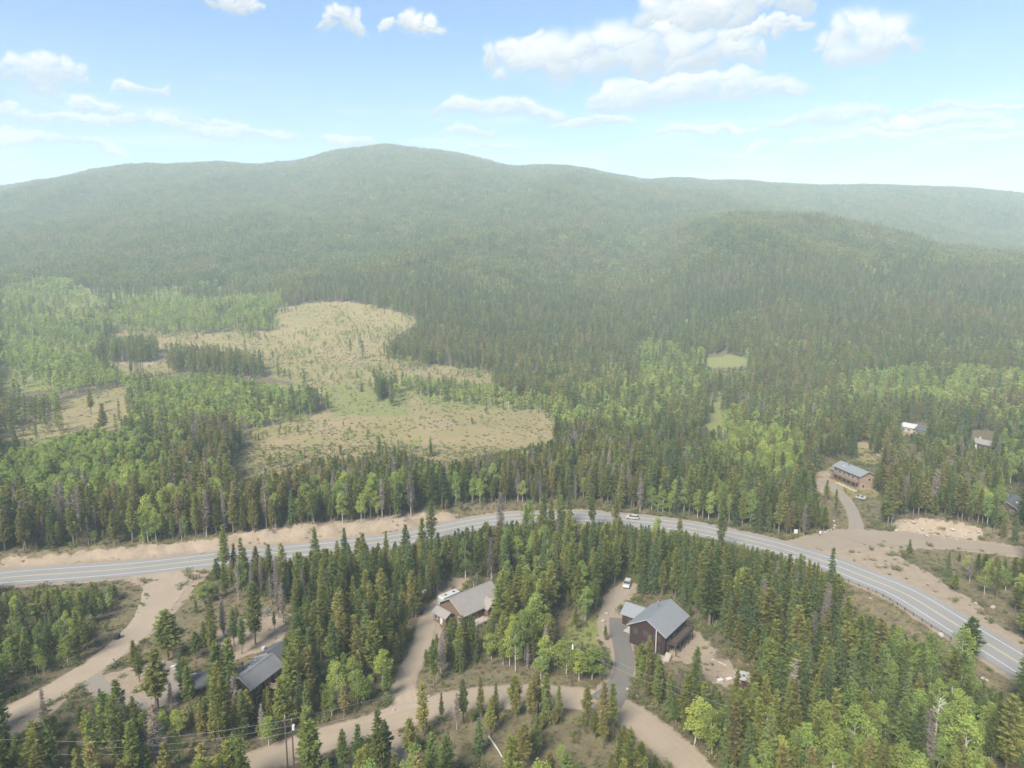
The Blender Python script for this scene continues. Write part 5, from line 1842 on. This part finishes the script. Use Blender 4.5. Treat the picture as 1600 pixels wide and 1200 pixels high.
# ------------------------------------------------------------------ vehicles
def car(x, y, rz, paint, label, length=4.6, width=1.85, h=1.55, suv=True, roofmat=None):
    z = zat(x, y) + 0.10
    e = empty('car', (x, y, z), rz, label, 'car')
    l2, w2 = length / 2, width / 2
    prof = [(-l2, 0.35), (l2, 0.35), (l2, 0.72), (l2 - 0.15, 0.88), (l2 - 1.15, 0.98), (-l2 + 0.05, 0.98), (-l2, 0.85)]
    MB().prism(prof, 'y', -w2, w2).build('body', paint, e)
    cab = [(l2 - 1.2, 0.975), (l2 - 1.95, h - 0.06), (-l2 + 0.55, h - 0.06), (-l2 + 0.12, 0.975)]
    MB().prism(cab, 'y', -w2 + 0.1, w2 - 0.1).build('glasshouse', 'glass', e)
    MB().box(-l2 + 0.5, l2 - 1.9, -w2 + 0.12, w2 - 0.12, h - 0.055, h).build('roof', roofmat or paint, e)
    for sx in (-1, 1):
        for sy in (-1, 1):
            cx, cy = sx * (l2 - 0.85), sy * (w2 - 0.1)
            t = MB().tube([(cx, cy - 0.11, 0.33), (cx, cy + 0.11, 0.33)], [0.33, 0.33], 14).build('wheel', 'black_rubber', e)
            MB().tube([(cx, cy + sy * 0.112, 0.33), (cx, cy + sy * 0.13, 0.33)], [0.19, 0.19], 10).build('rim', 'galvanised', t)
    for sy in (-1, 1):
        MB().box(l2 + 0.002, l2 + 0.03, sy * (w2 - 0.28) - 0.17, sy * (w2 - 0.28) + 0.17, 0.62, 0.76).build('headlight', 'white_metal', e)
        MB().box(-l2 - 0.03, -l2 - 0.002, sy * (w2 - 0.2) - 0.1, sy * (w2 - 0.2) + 0.1, 0.68, 0.85).build('tail_light', 'door_red', e)
    return e


def heading(line, x, y):
    d = np.hypot(line[:, 0] - x, line[:, 1] - y)
    k = int(np.clip(np.argmin(d), 1, len(line) - 2))
    t = line[k + 1] - line[k - 1]
    return math.atan2(t[1], t[0])


def lane_point(u, v, off):
    p = at(u, v)[:2]
    k = int(np.argmin(np.hypot(HIGHWAY[:, 0] - p[0], HIGHWAY[:, 1] - p[1])))
    rz = heading(HIGHWAY, *p)
    return HIGHWAY[k] + np.array([-math.sin(rz), math.cos(rz)]) * off, rz


q, rz = lane_point(350, 873, -1.9)
car(q[0], q[1], rz, 'car_dark', 'dark car with white roof on the highway by the left gravel junction', roofmat='white_metal')
mark('the dark car on the highway', q)
q, rz = lane_point(985, 812, 1.9)
car(q[0], q[1], rz + math.pi, 'white_metal', 'white car on the highway seen between treetops at the bend')
g = at(980, 916)
car(g[0], g[1], math.radians(250), 'white_metal', 'white car parked at the end of the track behind the dark red house')
mark('the white parked car', g)


def trailer(u, v, rz, l, w, h, label, name='camper_trailer', cat='trailer'):
    p = at(u, v)
    e = empty(name, (p[0], p[1], zat(p[0], p[1])), rz, label, cat)
    l2, w2 = l / 2, w / 2
    MB().prism([(-l2, 0.55), (l2, 0.55), (l2, h - 0.5), (l2 - 0.5, h), (-l2 + 0.3, h), (-l2, h - 0.3)], 'y', -w2, w2).build('body', 'white_metal', e)
    for x in (-0.22 * l, 0.22 * l):
        r_ = MB().box(x - 0.3, x + 0.3, -0.3, 0.3, h + 0.002, h + 0.16).build('roof_vent', 'dark_metal', e)
    for x in (-0.25 * l, 0.2 * l):
        window(e, 'y-', x, 1.2, 0.9, 0.6, -w2, 'trim_grey')
    for s in (-1, 1):
        MB().tube([(0, s * (w2 - 0.12) - 0.1, 0.36), (0, s * (w2 - 0.12) + 0.1, 0.36)], [0.36, 0.36], 12).build('wheel', 'black_rubber', e)
    MB().prism([(l2, 0.5), (l2 + 1.1, 0.5), (l2 + 1.1, 0.62), (l2, 0.62)], 'y', -0.08, 0.08).build('hitch', 'dark_metal', e)
    return e


trailer(703, 944, math.radians(45), 6.4, 2.3, 3.0, 'white camper trailer parked behind the taupe-roofed house')
trailer(661, 930, math.radians(100), 3.4, 1.9, 2.0, 'small white trailer at the tree edge beside the dirt driveway', 'cargo_trailer')
trailer(1345, 782, math.radians(-50), 3.4, 1.6, 1.6, 'small white trailer on the lawn below the lodge', 'cargo_trailer')


# ------------------------------------------------------------------ utility poles and wires
POLES = []


def utility_pole(u, v, h, label, crossarm=False):
    p = at(u, v)
    z = zat(p[0], p[1])
    e = empty('utility_pole', (p[0], p[1], z), 0.3, label, 'utility pole', 'utility poles along the gravel road')
    MB().tube([(0, 0, -0.8), (0, 0, h)], [0.16, 0.11], 10).build('pole', 'pole_wood', e)
    t = MB().tube([(0.28, 0, h - 1.9), (0.28, 0, h - 1.85), (0.28, 0, h - 0.95), (0.28, 0, h - 0.9)], [0.16, 0.25, 0.25, 0.18], 12).build('transformer', 'ceramic', e)
    MB().tube([(0.28, 0, h - 0.9), (0.28, 0, h - 0.68)], [0.05, 0.04], 6).build('bushing', 'ceramic', t)
    MB().tube([(0, 0, h), (0, 0, h + 0.28)], [0.06, 0.045], 8).build('insulator', 'ceramic', e)
    if crossarm:
        MB().box(-0.75, 0.75, -0.05, 0.05, h - 0.35, h - 0.22).build('crossarm', 'pole_wood', e)
    POLES.append((p[0], p[1], z, h))
    mark({892: 'the utility pole by the driveway', 461: 'the dark front utility pole', 148: 'the bottom left utility pole'}[u], p)
    return e


utility_pole(892, 1068, 10.0, 'wooden utility pole beside the grey driveway with white transformer')
utility_pole(461, 1228, 12.5, 'dark utility pole before the lower gravel road with white transformer')
utility_pole(148, 1232, 8.6, 'utility pole at the bottom left with white transformer')
p2 = at(452, 1226)
e = empty('utility_pole', (p2[0] - 0.15, p2[1] + 0.1, zat(p2[0], p2[1])), 0.3, 'bare support pole standing close beside the dark utility pole', 'utility pole', 'utility poles along the gravel road')
MB().tube([(0, 0, -0.8), (0, 0, 12.6)], [0.15, 0.11], 10).build('pole', 'pole_wood', e)
MB().box(-0.5, 0.5, -0.05, 0.05, 12.0, 12.12).build('crossarm', 'pole_wood', e)
MB().tube([(0, 0, 12.6), (0, 0, 13.1)], [0.05, 0.04], 8).build('insulator', 'ceramic', e)


def wire(a, b, sag, label, r=0.02):
    a, b = np.array(a, float), np.array(b, float)
    pts = []
    for t in np.linspace(0, 1, 22):
        q = a * (1 - t) + b * t
        q[2] -= sag * 4 * t * (1 - t)
        pts.append(q)
    o = MB().tube(pts, [r] * len(pts), 4).build('power_line', 'wire_metal', fix=False)
    tag(o, label, 'power line', 'overhead power lines')


P0, P1, P2 = [np.array([a, b, c + d]) for a, b, c, d in POLES]
up = np.array([0, 0, 1.0])
wire(P1 + up * 0.25, P2 + up * 0.25, 0.8, 'upper wire between the two front utility poles')
wire(P1 - up * 1.0, P2 - up * 1.0, 0.9, 'lower wire between the two front utility poles')
wire(P1 - up * 2.2, P2 - up * 2.2, 1.0, 'lowest sagging cable between the two front utility poles')
wire(P2 + up * 0.25, (-140, 112, 9), 0.8, 'upper wire leaving the bottom left pole towards the left edge')
wire(P2 - up * 2.2, (-140, 112, 6.6), 1.0, 'lowest cable leaving the bottom left pole towards the left edge')
wire(P1 + up * 0.25, P0 + up * 0.25, 1.0, 'upper wire from the dark front pole to the driveway pole')
wire(P1 - up * 2.0, P0 - up * 2.0, 1.2, 'lower cable from the dark front pole to the driveway pole')
gx = at(985, 1072)
wire(P0 + up * 0.2, np.array([gx[0] + 14, gx[1] - 22, 10.0]), 0.5, 'upper wire running from the driveway pole over the grey driveway')
wire(P0 - up * 1.2, np.array([gx[0] + 14, gx[1] - 22, 8.6]), 0.6, 'lower cable running from the driveway pole over the grey driveway')


# ------------------------------------------------------------------ guard rail, signs, markers
def guardrail():
    p = [at(u, v)[:2] for u, v in ((1300, 890), (1490, 1003))]
    k0, k1 = [int(np.argmin(np.hypot(HIGHWAY[:, 0] - q[0], HIGHWAY[:, 1] - q[1]))) for q in p]
    seg = HIGHWAY[k0:k1 + 1]
    t = np.gradient(seg, axis=0)
    t /= np.hypot(t[:, 0], t[:, 1])[:, None]
    off = seg - np.c_[-t[:, 1], t[:, 0]] * 7.3
    e = empty('guardrail', (off[0, 0], off[0, 1], zat(*off[0])), 0, 'long metal guardrail on posts along the near side of the highway bend', 'guardrail')
    o0 = np.array([off[0, 0], off[0, 1], zat(*off[0])])
    mark('the start of the guardrail', off[0])
    mark('the middle of the guardrail', off[len(off) // 2])
    pts = np.c_[off, [zat(*q) for q in off]] - o0
    m = MB()
    n = len(pts)
    for i in range(n):
        nn = np.array([-t[i, 1], t[i, 0], 0])
        for dz, dn in ((0.48, 0.0), (0.56, 0.06), (0.64, 0.0), (0.72, 0.06), (0.80, 0.0)):
            m.v.append(tuple(pts[i] + nn * (dn + 0.10) + np.array([0, 0, dz])))
    for i in range(n - 1):
        for k in range(4):
            m.f.append((i * 5 + k, (i + 1) * 5 + k, (i + 1) * 5 + k + 1, i * 5 + k + 1))
    m.build('rail', 'galvanised', e, fix=False)
    pm = MB().box(-0.09, 0.09, -0.09, 0.09, -0.6, 0.85)
    first = pm.build('post', 'pole_wood', e, pts[0])
    for q in pts[1:]:
        o = link('post', first.data, e, q)


guardrail()


def post_sign(u, v, h, w, sh, label, mat='trim_white', name='road_sign', cat='sign', rz=0.0):
    p = at(u, v)
    e = empty(name, (p[0], p[1], zat(p[0], p[1])), rz, label, cat)
    MB().box(-0.05, 0.05, -0.05, 0.05, -0.4, h).build('post', 'galvanised', e)
    MB().box(-w / 2, w / 2, -0.085, -0.052, h - sh, h + 0.02).build('panel', mat, e)
    mark('the ' + label.split(' on ')[0].split(' beside')[0], p)


post_sign(1243, 837, 2.3, 1.3, 1.5, 'white roadside sign on the grass verge before the lodge trees')
post_sign(1281, 838, 2.0, 0.7, 1.0, 'narrow white marker sign beside the gravel junction')
post_sign(313, 867, 1.6, 0.35, 0.9, 'slim white marker post on the far bank of the highway', 'pale_wood', 'marker_post', 'marker')


# ------------------------------------------------------------------ stones, logs and odds and ends
def rock_mesh(seed):
    bm = bmesh.new()
    bmesh.ops.create_icosphere(bm, subdivisions=2, radius=0.5)
    rr = random.Random(seed)
    k = [Vector((rr.gauss(0, 1), rr.gauss(0, 1), rr.gauss(0, 1))).normalized() for _ in range(7)]
    for v in bm.verts:
        d = v.co.normalized()
        s = 1.0
        for q in k:
            s -= 0.22 * max(0, d.dot(q) - 0.55) * 2
        v.co = v.co * (s + rr.uniform(-0.04, 0.04))
        v.co.z *= 0.75
    me = bpy.data.meshes.new('boulder')
    bm.to_mesh(me)
    bm.free()
    me.materials.append(MAT['boulder_stone'])
    return me


ORD = 'first second third fourth fifth sixth seventh eighth ninth tenth eleventh twelfth thirteenth fourteenth fifteenth sixteenth seventeenth eighteenth nineteenth twentieth'.split()
ROCKS = [rock_mesh(i) for i in range(6)]


def boulder(u, v, s, label, group=None):
    p = ground(u, v)
    o = link('boulder', ROCKS[random.randrange(6)], None, (p[0], p[1], p[2] + s * 0.18), random.uniform(0, 6.28))
    o.scale = (s * random.uniform(0.85, 1.25), s * random.uniform(0.8, 1.1), s * random.uniform(0.8, 1.1))
    tag(o, label, 'boulder', group)


for (u, v, s, lb) in [(1469, 995, 2.2, 'pale boulder on the verge under the guardrail'), (1360, 936, 1.0, 'small pale rock on the grassy slope under the guardrail'),
                      (1524, 944, 1.2, 'pale rock beside the dirt shoulder nearest the bush'), (1551, 950, 1.5, 'wide tan rock on the grass above the dirt shoulder'),
                      (1535, 1062, 1.2, 'first pale rock on grass by the highway lower right'), (1542, 1064, 1.0, 'second pale rock on grass by the highway lower right'),
                      (615, 1110, 0.8, 'pale rock on the corner where the tan driveway meets the gravel road'), (670, 1089, 0.8, 'pale rock below the shrub right of the tan driveway'),
                      (980, 1078, 0.9, 'pale rock at the foot of the paved driveway, upper of three'), (983, 1086, 1.0, 'pale rock at the foot of the paved driveway, middle of three'), (996, 1090, 1.1, 'pale rock at the foot of the paved driveway, lowest of three'),
                      (884, 1040, 0.9, 'white rock just left of the driveway utility pole'), (944, 986, 1.0, 'pale rock on the edge of the track left of the paved driveway'), (943, 972, 1.2, 'brown rock in the row beside the upper track'),
                      (947, 960, 1.1, 'pale rock uppermost in the row beside the upper track'), (218, 1079, 1.5, 'pale rock inside the loop of the left drive'), (803, 1155, 0.8, 'small white rock on the island inside the gravel bend'),
                      (727, 978, 1.6, 'white rock in front of the taupe-roofed house, nearest the deck'), (705, 978, 1.5, 'white rock in front of the taupe-roofed house, among young pines'), (718, 976, 1.1, 'small white rock between two others before the taupe-roofed house'),
                      (1065, 1002, 0.9, 'tan rock in the yard right of the dark red house'), (1092, 1022, 1.0, 'dark rock on the path towards the red shed')]:
    boulder(u, v, s, lb)
for k, (u, v) in enumerate([(1270, 757), (1273, 760), (1275, 763), (1277, 765), (1279, 768), (1282, 770), (1284, 769), (1286, 773), (1288, 771)]):
    boulder(u, v, random.uniform(0.8, 1.3), '%s white boulder from the top in the row along the lodge drive' % ORD[k], 'white boulders lining the lodge drive')
for k, (u, v) in enumerate([(1289, 832), (1294, 829), (1298, 828), (1303, 826), (1304, 822), (1303, 815)]):
    boulder(u, v, random.uniform(0.8, 1.2), '%s white boulder from the left at the mouth of the lodge drive' % ORD[k], 'white boulders at the drive mouth')
r5 = np.random.default_rng(5)
for k in range(20):
    u = 1400 + k * 6.8
    v = 812 + (u - 1398) * 0.13 + r5.uniform(0, 22)
    boulder(u, v, r5.uniform(0.7, 1.7), '%s pale rock from the left in the cut bank above the gravel road' % ORD[k], 'rocks of the cut bank')
mark('the pale rock cut bank', ground(1460, 825))


def log(u0, v0, u1, v1, r0, label, mat='grey_wood', zl=0.0, cat='log'):
    a, b = ground(u0, v0), ground(u1, v1)
    b = b + np.array([0, 0, zl])
    a[2] += r0
    b[2] += r0 * 0.7
    o = MB().tube([a, (a + b) / 2 + np.array([0.1, 0.05, 0.03]), b], [r0, r0 * 0.85, r0 * 0.55], 8).build('fallen_log', mat)
    tag(o, label, cat)
    return a


mark('the long pale fallen log', log(764, 1152, 793, 1198, 0.2, 'long pale fallen log lying on bare ground inside the gravel bend', 'aspen_bark'))
log(469, 1107, 483, 1084, 0.14, 'pale log leaning in the dark aspens right of the brown house', 'aspen_bark', 1.6)
log(432, 955, 468, 966, 0.16, 'grey log among brush piles, above the brown house')
log(420, 965, 455, 972, 0.14, 'second grey log lower in the brush above the brown house')
log(1370, 712, 1381, 719, 0.5, 'thick pale log on the open slope behind the lodge', 'pale_wood')
log(470, 1035, 486, 1052, 0.12, 'thin grey log leaning between pines near the brown house', 'grey_wood', 1.0)
log(1112, 1031, 1135, 1041, 0.14, 'bleached log pointing to the red shed', 'aspen_bark')
log(945, 852, 955, 862, 0.12, 'bleached trunk caught among the pines at highway bend', 'aspen_bark', 2.0)


def woodpile():
    p = ground(1272, 745)
    e = empty('lumber_pile', p, 0.4, 'orange brown lumber pile at the top of the lodge drive', 'lumber pile')
    first = None
    for lay in range(4):
        for k in range(7 - lay):
            x = (k - (6 - lay) / 2) * 0.42
            if first is None:
                first = MB().box(-0.19, 0.19, -1.8, 1.8, 0, 0.3).build('beam', 'orange_wood', e, (x, 0, 0))
            else:
                link('beam', first.data, e, (x, random.uniform(-0.25, 0.25), lay * 0.303))
    mark('the orange lumber pile', p)


woodpile()


def brush_pile(u, v, s, label, mat='grey_wood'):
    p = ground(u, v)
    r_ = random.Random(int(u))
    m = MB()
    for k in range(70):
        a, d = r_.uniform(0, 6.28), r_.uniform(0, 1) ** 0.6 * s
        b = r_.uniform(0, 6.28)
        l_ = r_.uniform(0.8, 2.4)
        z = max(0.05, (1 - d / s) * 0.5 * s * r_.random())
        c = np.array([math.cos(a) * d, math.sin(a) * d, z])
        dv = np.array([math.cos(b), math.sin(b), r_.uniform(-0.15, 0.25)]) * l_ / 2
        m.tube([c - dv, c + dv], [0.05, 0.03], 4)
    o = m.build('brush_pile', mat, None, p, fix=False)
    tag(o, label, 'brush pile')
    mark('the brush pile ' + label.split('branches ')[-1], p)


brush_pile(410, 958, 3.6, 'brush pile of grey branches above the brown house')
brush_pile(350, 1022, 2.6, 'brush pile of pale branches behind the brown house roof')
brush_pile(1126, 1026, 1.6, 'brush pile of dark branches above the red shed', 'pine_bark')
brush_pile(1165, 1032, 1.8, 'brush pile of brown branches under the tall pines', 'orange_wood')


def barrel(u, v, h, r0, label, mat):
    p = ground(u, v)
    o = MB().tube([(0, 0, 0), (0, 0, h * 0.1), (0, 0, h * 0.5), (0, 0, h * 0.9), (0, 0, h)], [r0 * 0.92, r0, r0 * 1.04, r0, r0 * 0.92], 14).build('barrel', mat, None, p)
    tag(o, label, 'barrel')
    mark('the ' + label.split(' at')[0], p)


barrel(183, 998, 1.3, 0.75, 'black barrel at the edge of the left gravel road', 'black_rubber')
barrel(412, 1016, 0.9, 0.45, 'white barrel beside the red garage door', 'tarp_white')


def junk_box(u, v, sx, sy, h, label, mat, rz=0.4):
    p = ground(u, v)
    e = empty('storage_box', p, rz, label, 'box')
    MB().box(-sx / 2, sx / 2, -sy / 2, sy / 2, 0, h * 0.85).build('body', mat, e)
    MB().box(-sx / 2 - 0.04, sx / 2 + 0.04, -sy / 2 - 0.04, sy / 2 + 0.04, h * 0.86, h).build('lid', 'trim_white', e)


junk_box(1125, 1066, 1.2, 0.8, 0.7, 'white storage box left of the red shed', 'tarp_white')
junk_box(1139, 1063, 1.3, 0.8, 0.5, 'tan crate between storage box and red shed', 'pale_wood')
junk_box(271, 1045, 1.0, 0.6, 0.7, 'small white box beside the looping left drive', 'tarp_white')
junk_box(300, 1062, 1.8, 1.0, 1.1, 'white covered box next to the dark roofed carport', 'tarp_white')

# further landmarks to tell trees by
for ph, (u, v) in {
    'the mouth of the left gravel road': (268, 900), 'the middle of the left gravel road': (205, 1000), 'the end of the left gravel road': (10, 1120), 'the left drive loop': (240, 1085),
    'the mouth of the tan driveway': (636, 1105), 'the middle of the tan driveway': (650, 1020), 'the mouth of the paved driveway': (950, 1095), 'the bend of the paved driveway': (975, 1030),
    'the orange dirt spur': (622, 1175), 'the top of the gravel bend': (820, 1087), 'the right end of the gravel bend': (1080, 1200), 'the island inside the gravel bend': (800, 1160),
    'the mouth of the lodge drive': (1338, 830), 'the lower end of the highway': (1590, 1035), 'the highway above the taupe roof': (740, 820), 'the highway above the brown house': (470, 860),
    'the left edge of the highway': (20, 902), 'the highway crest': (950, 811), 'the highway above the garage': (600, 847), 'the highway near the lodge junction': (1160, 843),
    'the far right gravel road end': (1560, 858), 'the lower left corner': (40, 1190), 'the lower right corner': (1580, 1190), 'the bottom edge below the shed': (1170, 1190), 'the grove left of the tan driveway': (560, 1000),
    'the grove behind the taupe roof': (720, 880), 'the grove between the two drives': (840, 960), 'the grove right of the dark red house': (1150, 930), 'the shaded grove below the guardrail': (1350, 1020),
    'the grove under the left highway': (90, 960), 'the bottom row of bright aspens': (1400, 1150), 'the dark roadside aspen row': (550, 1090), 'the thicket below the brown house': (380, 1140), 'the thicket left of the power pole': (230, 1150),
    'the right verge thicket': (1560, 910), 'the lower clearing edge at left': (420, 745), 'the lower clearing edge': (560, 725), 'the lower clearing edge at right': (720, 722), 'the right tip of the clearing': (880, 672),
    'the bright aspens by the highway': (1065, 805), 'the left highway bank': (100, 868), 'the highway bank': (300, 848), 'the middle of the highway bank': (480, 820), 'the right end of highway bank': (650, 808), 'the bright grove left of clearing': (130, 735), 'the left edge above the highway': (5, 790), 'the lower edge of bright grove': (60, 775), 'the bright grove at its right': (235, 750), 'the forest above highway bank': (330, 800), 'the valley aspens at left': (1000, 650), 'the hillside aspens': (1400, 630),
    'the forest over the highway crest': (930, 740), 'the forest above the bright aspens': (1080, 700), 'the valley aspens': (1180, 690), 'the hillside behind the lodge': (1360, 660), 'the forest behind the cut bank': (1460, 770), 'the forest left of the lodge': (1200, 780), 'the logged clearing': (600, 690), 'the small green meadow': (1130, 565),
}.items():
    mark(ph, at(u, v))


# ------------------------------------------------------------------ undergrowth, grass, slash: nobody could count them
def build_cover():
    r = np.random.default_rng(23)
    n = 70000
    y = np.sqrt(r.uniform(72 ** 2, 340 ** 2, n))
    x = r.uniform(-1, 1, n) * (0.84 * y + 20)
    z = height(x, y)
    u, v = proj(x, y, z)
    ok = np.ones(n, bool)
    for ln, w in TRACKS + [(HIGHWAY, 7.4)]:
        ok &= np.abs(line_dist(ln, x, y)[0]) > w + 0.5
    dirt = polys(DIRT, u, v, x, y)
    dry = polys(DRY, u, v, x, y)
    ok &= ~dirt | (r.random(n) < 0.12)
    for c, hw_, rz in FOOTPRINTS:
        dx, dy = x - c[0], y - c[1]
        lx, ly = dx * math.cos(rz) + dy * math.sin(rz), -dx * math.sin(rz) + dy * math.cos(rz)
        ok &= ~((np.abs(lx) < hw_[0] + 0.8) & (np.abs(ly) < hw_[1] + 0.8))
    dens = fbm(x / 12, y / 12, 95, 2)
    shrub = ok & (r.random(n) < np.where(dry, 0.22, 0.42) * (1 + dens))
    grass = ok & ~shrub & (r.random(n) < 0.85)
    s = r.uniform(0.25, 1.05, n) * np.where(dry, 0.6, 1.0)
    for nm, lb, ct, ms, m, sc in (('undergrowth', 'low green and olive shrubs growing between the trees', 'undergrowth', SHRUBS, shrub, s), ('grass', 'dry yellow grass tufts on verges and clearings', 'grass', GRASSES, grass, s * 1.15)):
        k = int(m.sum())
        scatter(nm, lb, ct, ms, np.c_[x, y, z][m], r.uniform(0, 6.28, k), np.repeat(sc[m][:, None], 3, 1) * np.c_[np.ones(k), np.ones(k), r.uniform(0.7, 1.1, k)], r.integers(len(ms), size=k))
    # the clearing: stumps of young growth and bushes
    n = 42000
    y = r.uniform(290, 900, n)
    x = r.uniform(-0.85, 0.25, n) * y
    z = height(x, y)
    u, v = proj(x, y, z)
    m = polys(DRY + GREEN, u, v, x, y) & (r.random(n) < 0.45 + 0.9 * fbm(x / 40, y / 40, 97, 3)) & (y > 300)
    k = int(m.sum())
    sc = r.uniform(0.2, 0.62, k)
    pk = np.where(r.random(k) < 0.55, r.integers(5, 9, size=k), r.integers(5, size=k))
    scatter('clearing_scrub', 'low scrub and seedlings dotted over the logged clearing', 'scrub', SHRUBS + GRASSES, np.c_[x, y, z][m], r.uniform(0, 6.28, k), np.repeat(sc[:, None], 3, 1) * np.where(pk > 4, 2.2, 1)[:, None], pk)
    # logging slash
    mb = MB()
    n = 6000
    y = r.uniform(285, 800, n)
    x = r.uniform(-0.85, 0.15, n) * y
    u, v = proj(x, y, height(x, y))
    m = polys(DRY[:2], u, v, x, y) & (r.random(n) < 0.35 + 0.9 * fbm(x / 30, y / 30, 99, 3))
    x, y = x[m], y[m]
    a = r.uniform(0, 3.14, len(x))
    l_ = r.uniform(1.5, 5.0, len(x))
    z0, z1 = height(x, y), height(x + np.cos(a) * l_, y + np.sin(a) * l_)
    for i in range(len(x)):
        rr = r.uniform(0.09, 0.2)
        mb.tube([(x[i], y[i], z0[i] + rr), (x[i] + math.cos(a[i]) * l_[i], y[i] + math.sin(a[i]) * l_[i], z1[i] + rr * r.uniform(0.8, 2.5))], [rr, rr * 0.6], 4)
    o = mb.build('logging_slash', 'grey_wood', fix=False)
    tag(o, 'grey logs and branches strewn over the logged clearing', 'slash', None, 'stuff')


build_cover()


# ------------------------------------------------------------------ the near trees, one object each
def build_trees():
    r = np.random.default_rng(29)
    nm = {'pine': 'pine_tree', 'spruce': 'spruce_tree', 'dead': 'dead_tree', 'aspen': 'aspen_tree', 'bare_aspen': 'bare_aspen_tree'}
    ct = {'pine': 'pine tree', 'spruce': 'spruce tree', 'dead': 'dead tree', 'aspen': 'aspen tree', 'bare_aspen': 'aspen tree'}
    ordn = 'first second third fourth fifth sixth seventh eighth ninth tenth eleventh twelfth thirteenth fourteenth fifteenth sixteenth seventeenth eighteenth nineteenth twentieth'.split()
    ordn += ['twenty-' + o for o in ordn[:9]] + ['thirtieth'] + ['thirty-' + o for o in ordn[:9]] + ['fortieth']
    base = {'pine': 'pine', 'spruce': 'spruce', 'dead': 'dead pine', 'aspen': 'aspen', 'bare_aspen': 'leafless aspen'}
    word = {'pine': ('olive green', 'short and young', 'tall', 'broad crowned'), 'spruce': ('dark green', 'small and dark', 'tall and pointed', 'broad and dark'),
            'dead': ('grey and bare', 'short and grey', 'tall and grey', 'wide and grey'), 'aspen': ('leafy green', 'low and bushy', 'tall with pale trunk', 'broad and green'), 'bare_aspen': ('white branched',) * 4}
    dirs = ('right of', 'beyond', 'left of', 'in front of')
    lx, ly = np.array([l[1] for l in LANDMARK]), np.array([l[2] for l in LANDMARK])
    lab = {}
    for kind in base:
        ids = [i for i, t in enumerate(INDIV) if t[0] == kind]
        if not ids:
            continue
        every = np.array([(t[1], t[2]) for t in INDIV if t[0] == kind] + [(t[1], t[2]) for t in RESTN if t[0] == kind])
        best = {}
        for k in range(len(LANDMARK)):
            dx, dy = every[:, 0] - lx[k], every[:, 1] - ly[k]
            d = np.hypot(dx, dy)
            sec = (np.floor((np.degrees(np.arctan2(dy, dx)) + 45) / 90).astype(int)) % 4
            for q in range(4):
                m = np.where(sec == q)[0]
                m = m[np.argsort(d[m])]
                for rank, j in enumerate(m[:40]):
                    if j < len(ids):
                        key = (rank + d[j] / 60.0, rank, k, q)
                        if j not in best or key < best[j]:
                            best[j] = key
        for j, i in enumerate(ids):
            t = INDIV[i]
            w = word[kind][1 if t[4] < 8 else 2 if t[4] > 13 else 3 if t[5] > 1.45 else 0]
            if j in best:
                _s, rank, k, q = best[j]
                lab[i] = '%s %s %s %s, %s' % (ordn[rank], base[kind], dirs[q], LANDMARK[k][0], w)
                if len(lab[i].split()) > 16:
                    lab[i] = lab[i].split(',')[0]
            else:
                lab[i] = '%s %s deep in the roadside forest' % (w, base[kind])
    for i, t in enumerate(INDIV):
        kind, x, y, z, h, w, _p = t
        H0 = 13.0 if 'aspen' in kind else 16.0
        s = h / H0
        e = empty(nm[kind], (x, y, z - 0.05), r.uniform(0, 6.283), lab[i], ct[kind], GROUPNAME[kind])
        e.scale = (s ** 0.75 * w, s ** 0.75 * w, s)
        d = PROTO0[kind][r.integers(len(PROTO0[kind]))]
        link('trunk', d['trunk'], e)
        if 'crown' in d:
            link('crown', d['crown'], e)


build_trees()


# ------------------------------------------------------------------ smoke haze in the air
def build_haze():
    mb = MB()
    mb.box(-4200, 4200, -900, 5600, -8, 598)
    o = mb.build('haze', 'white_paint')
    o.data.materials.clear()
    m, N, L, out = nodes_of('haze_air')
    v = N.new('ShaderNodeVolumePrincipled')
    v.inputs['Color'].default_value = (0.76, 0.93, 1.0, 1)
    v.inputs['Density'].default_value = HAZE_DENSITY
    v.inputs['Anisotropy'].default_value = -0.1
    L.new(v.outputs[0], out.inputs['Volume'])
    o.data.materials.append(m)
    tag(o, 'thin pale smoke haze filling the air over the valley', 'haze', None, 'stuff')


HAZE_DENSITY = 0.00022
build_haze()
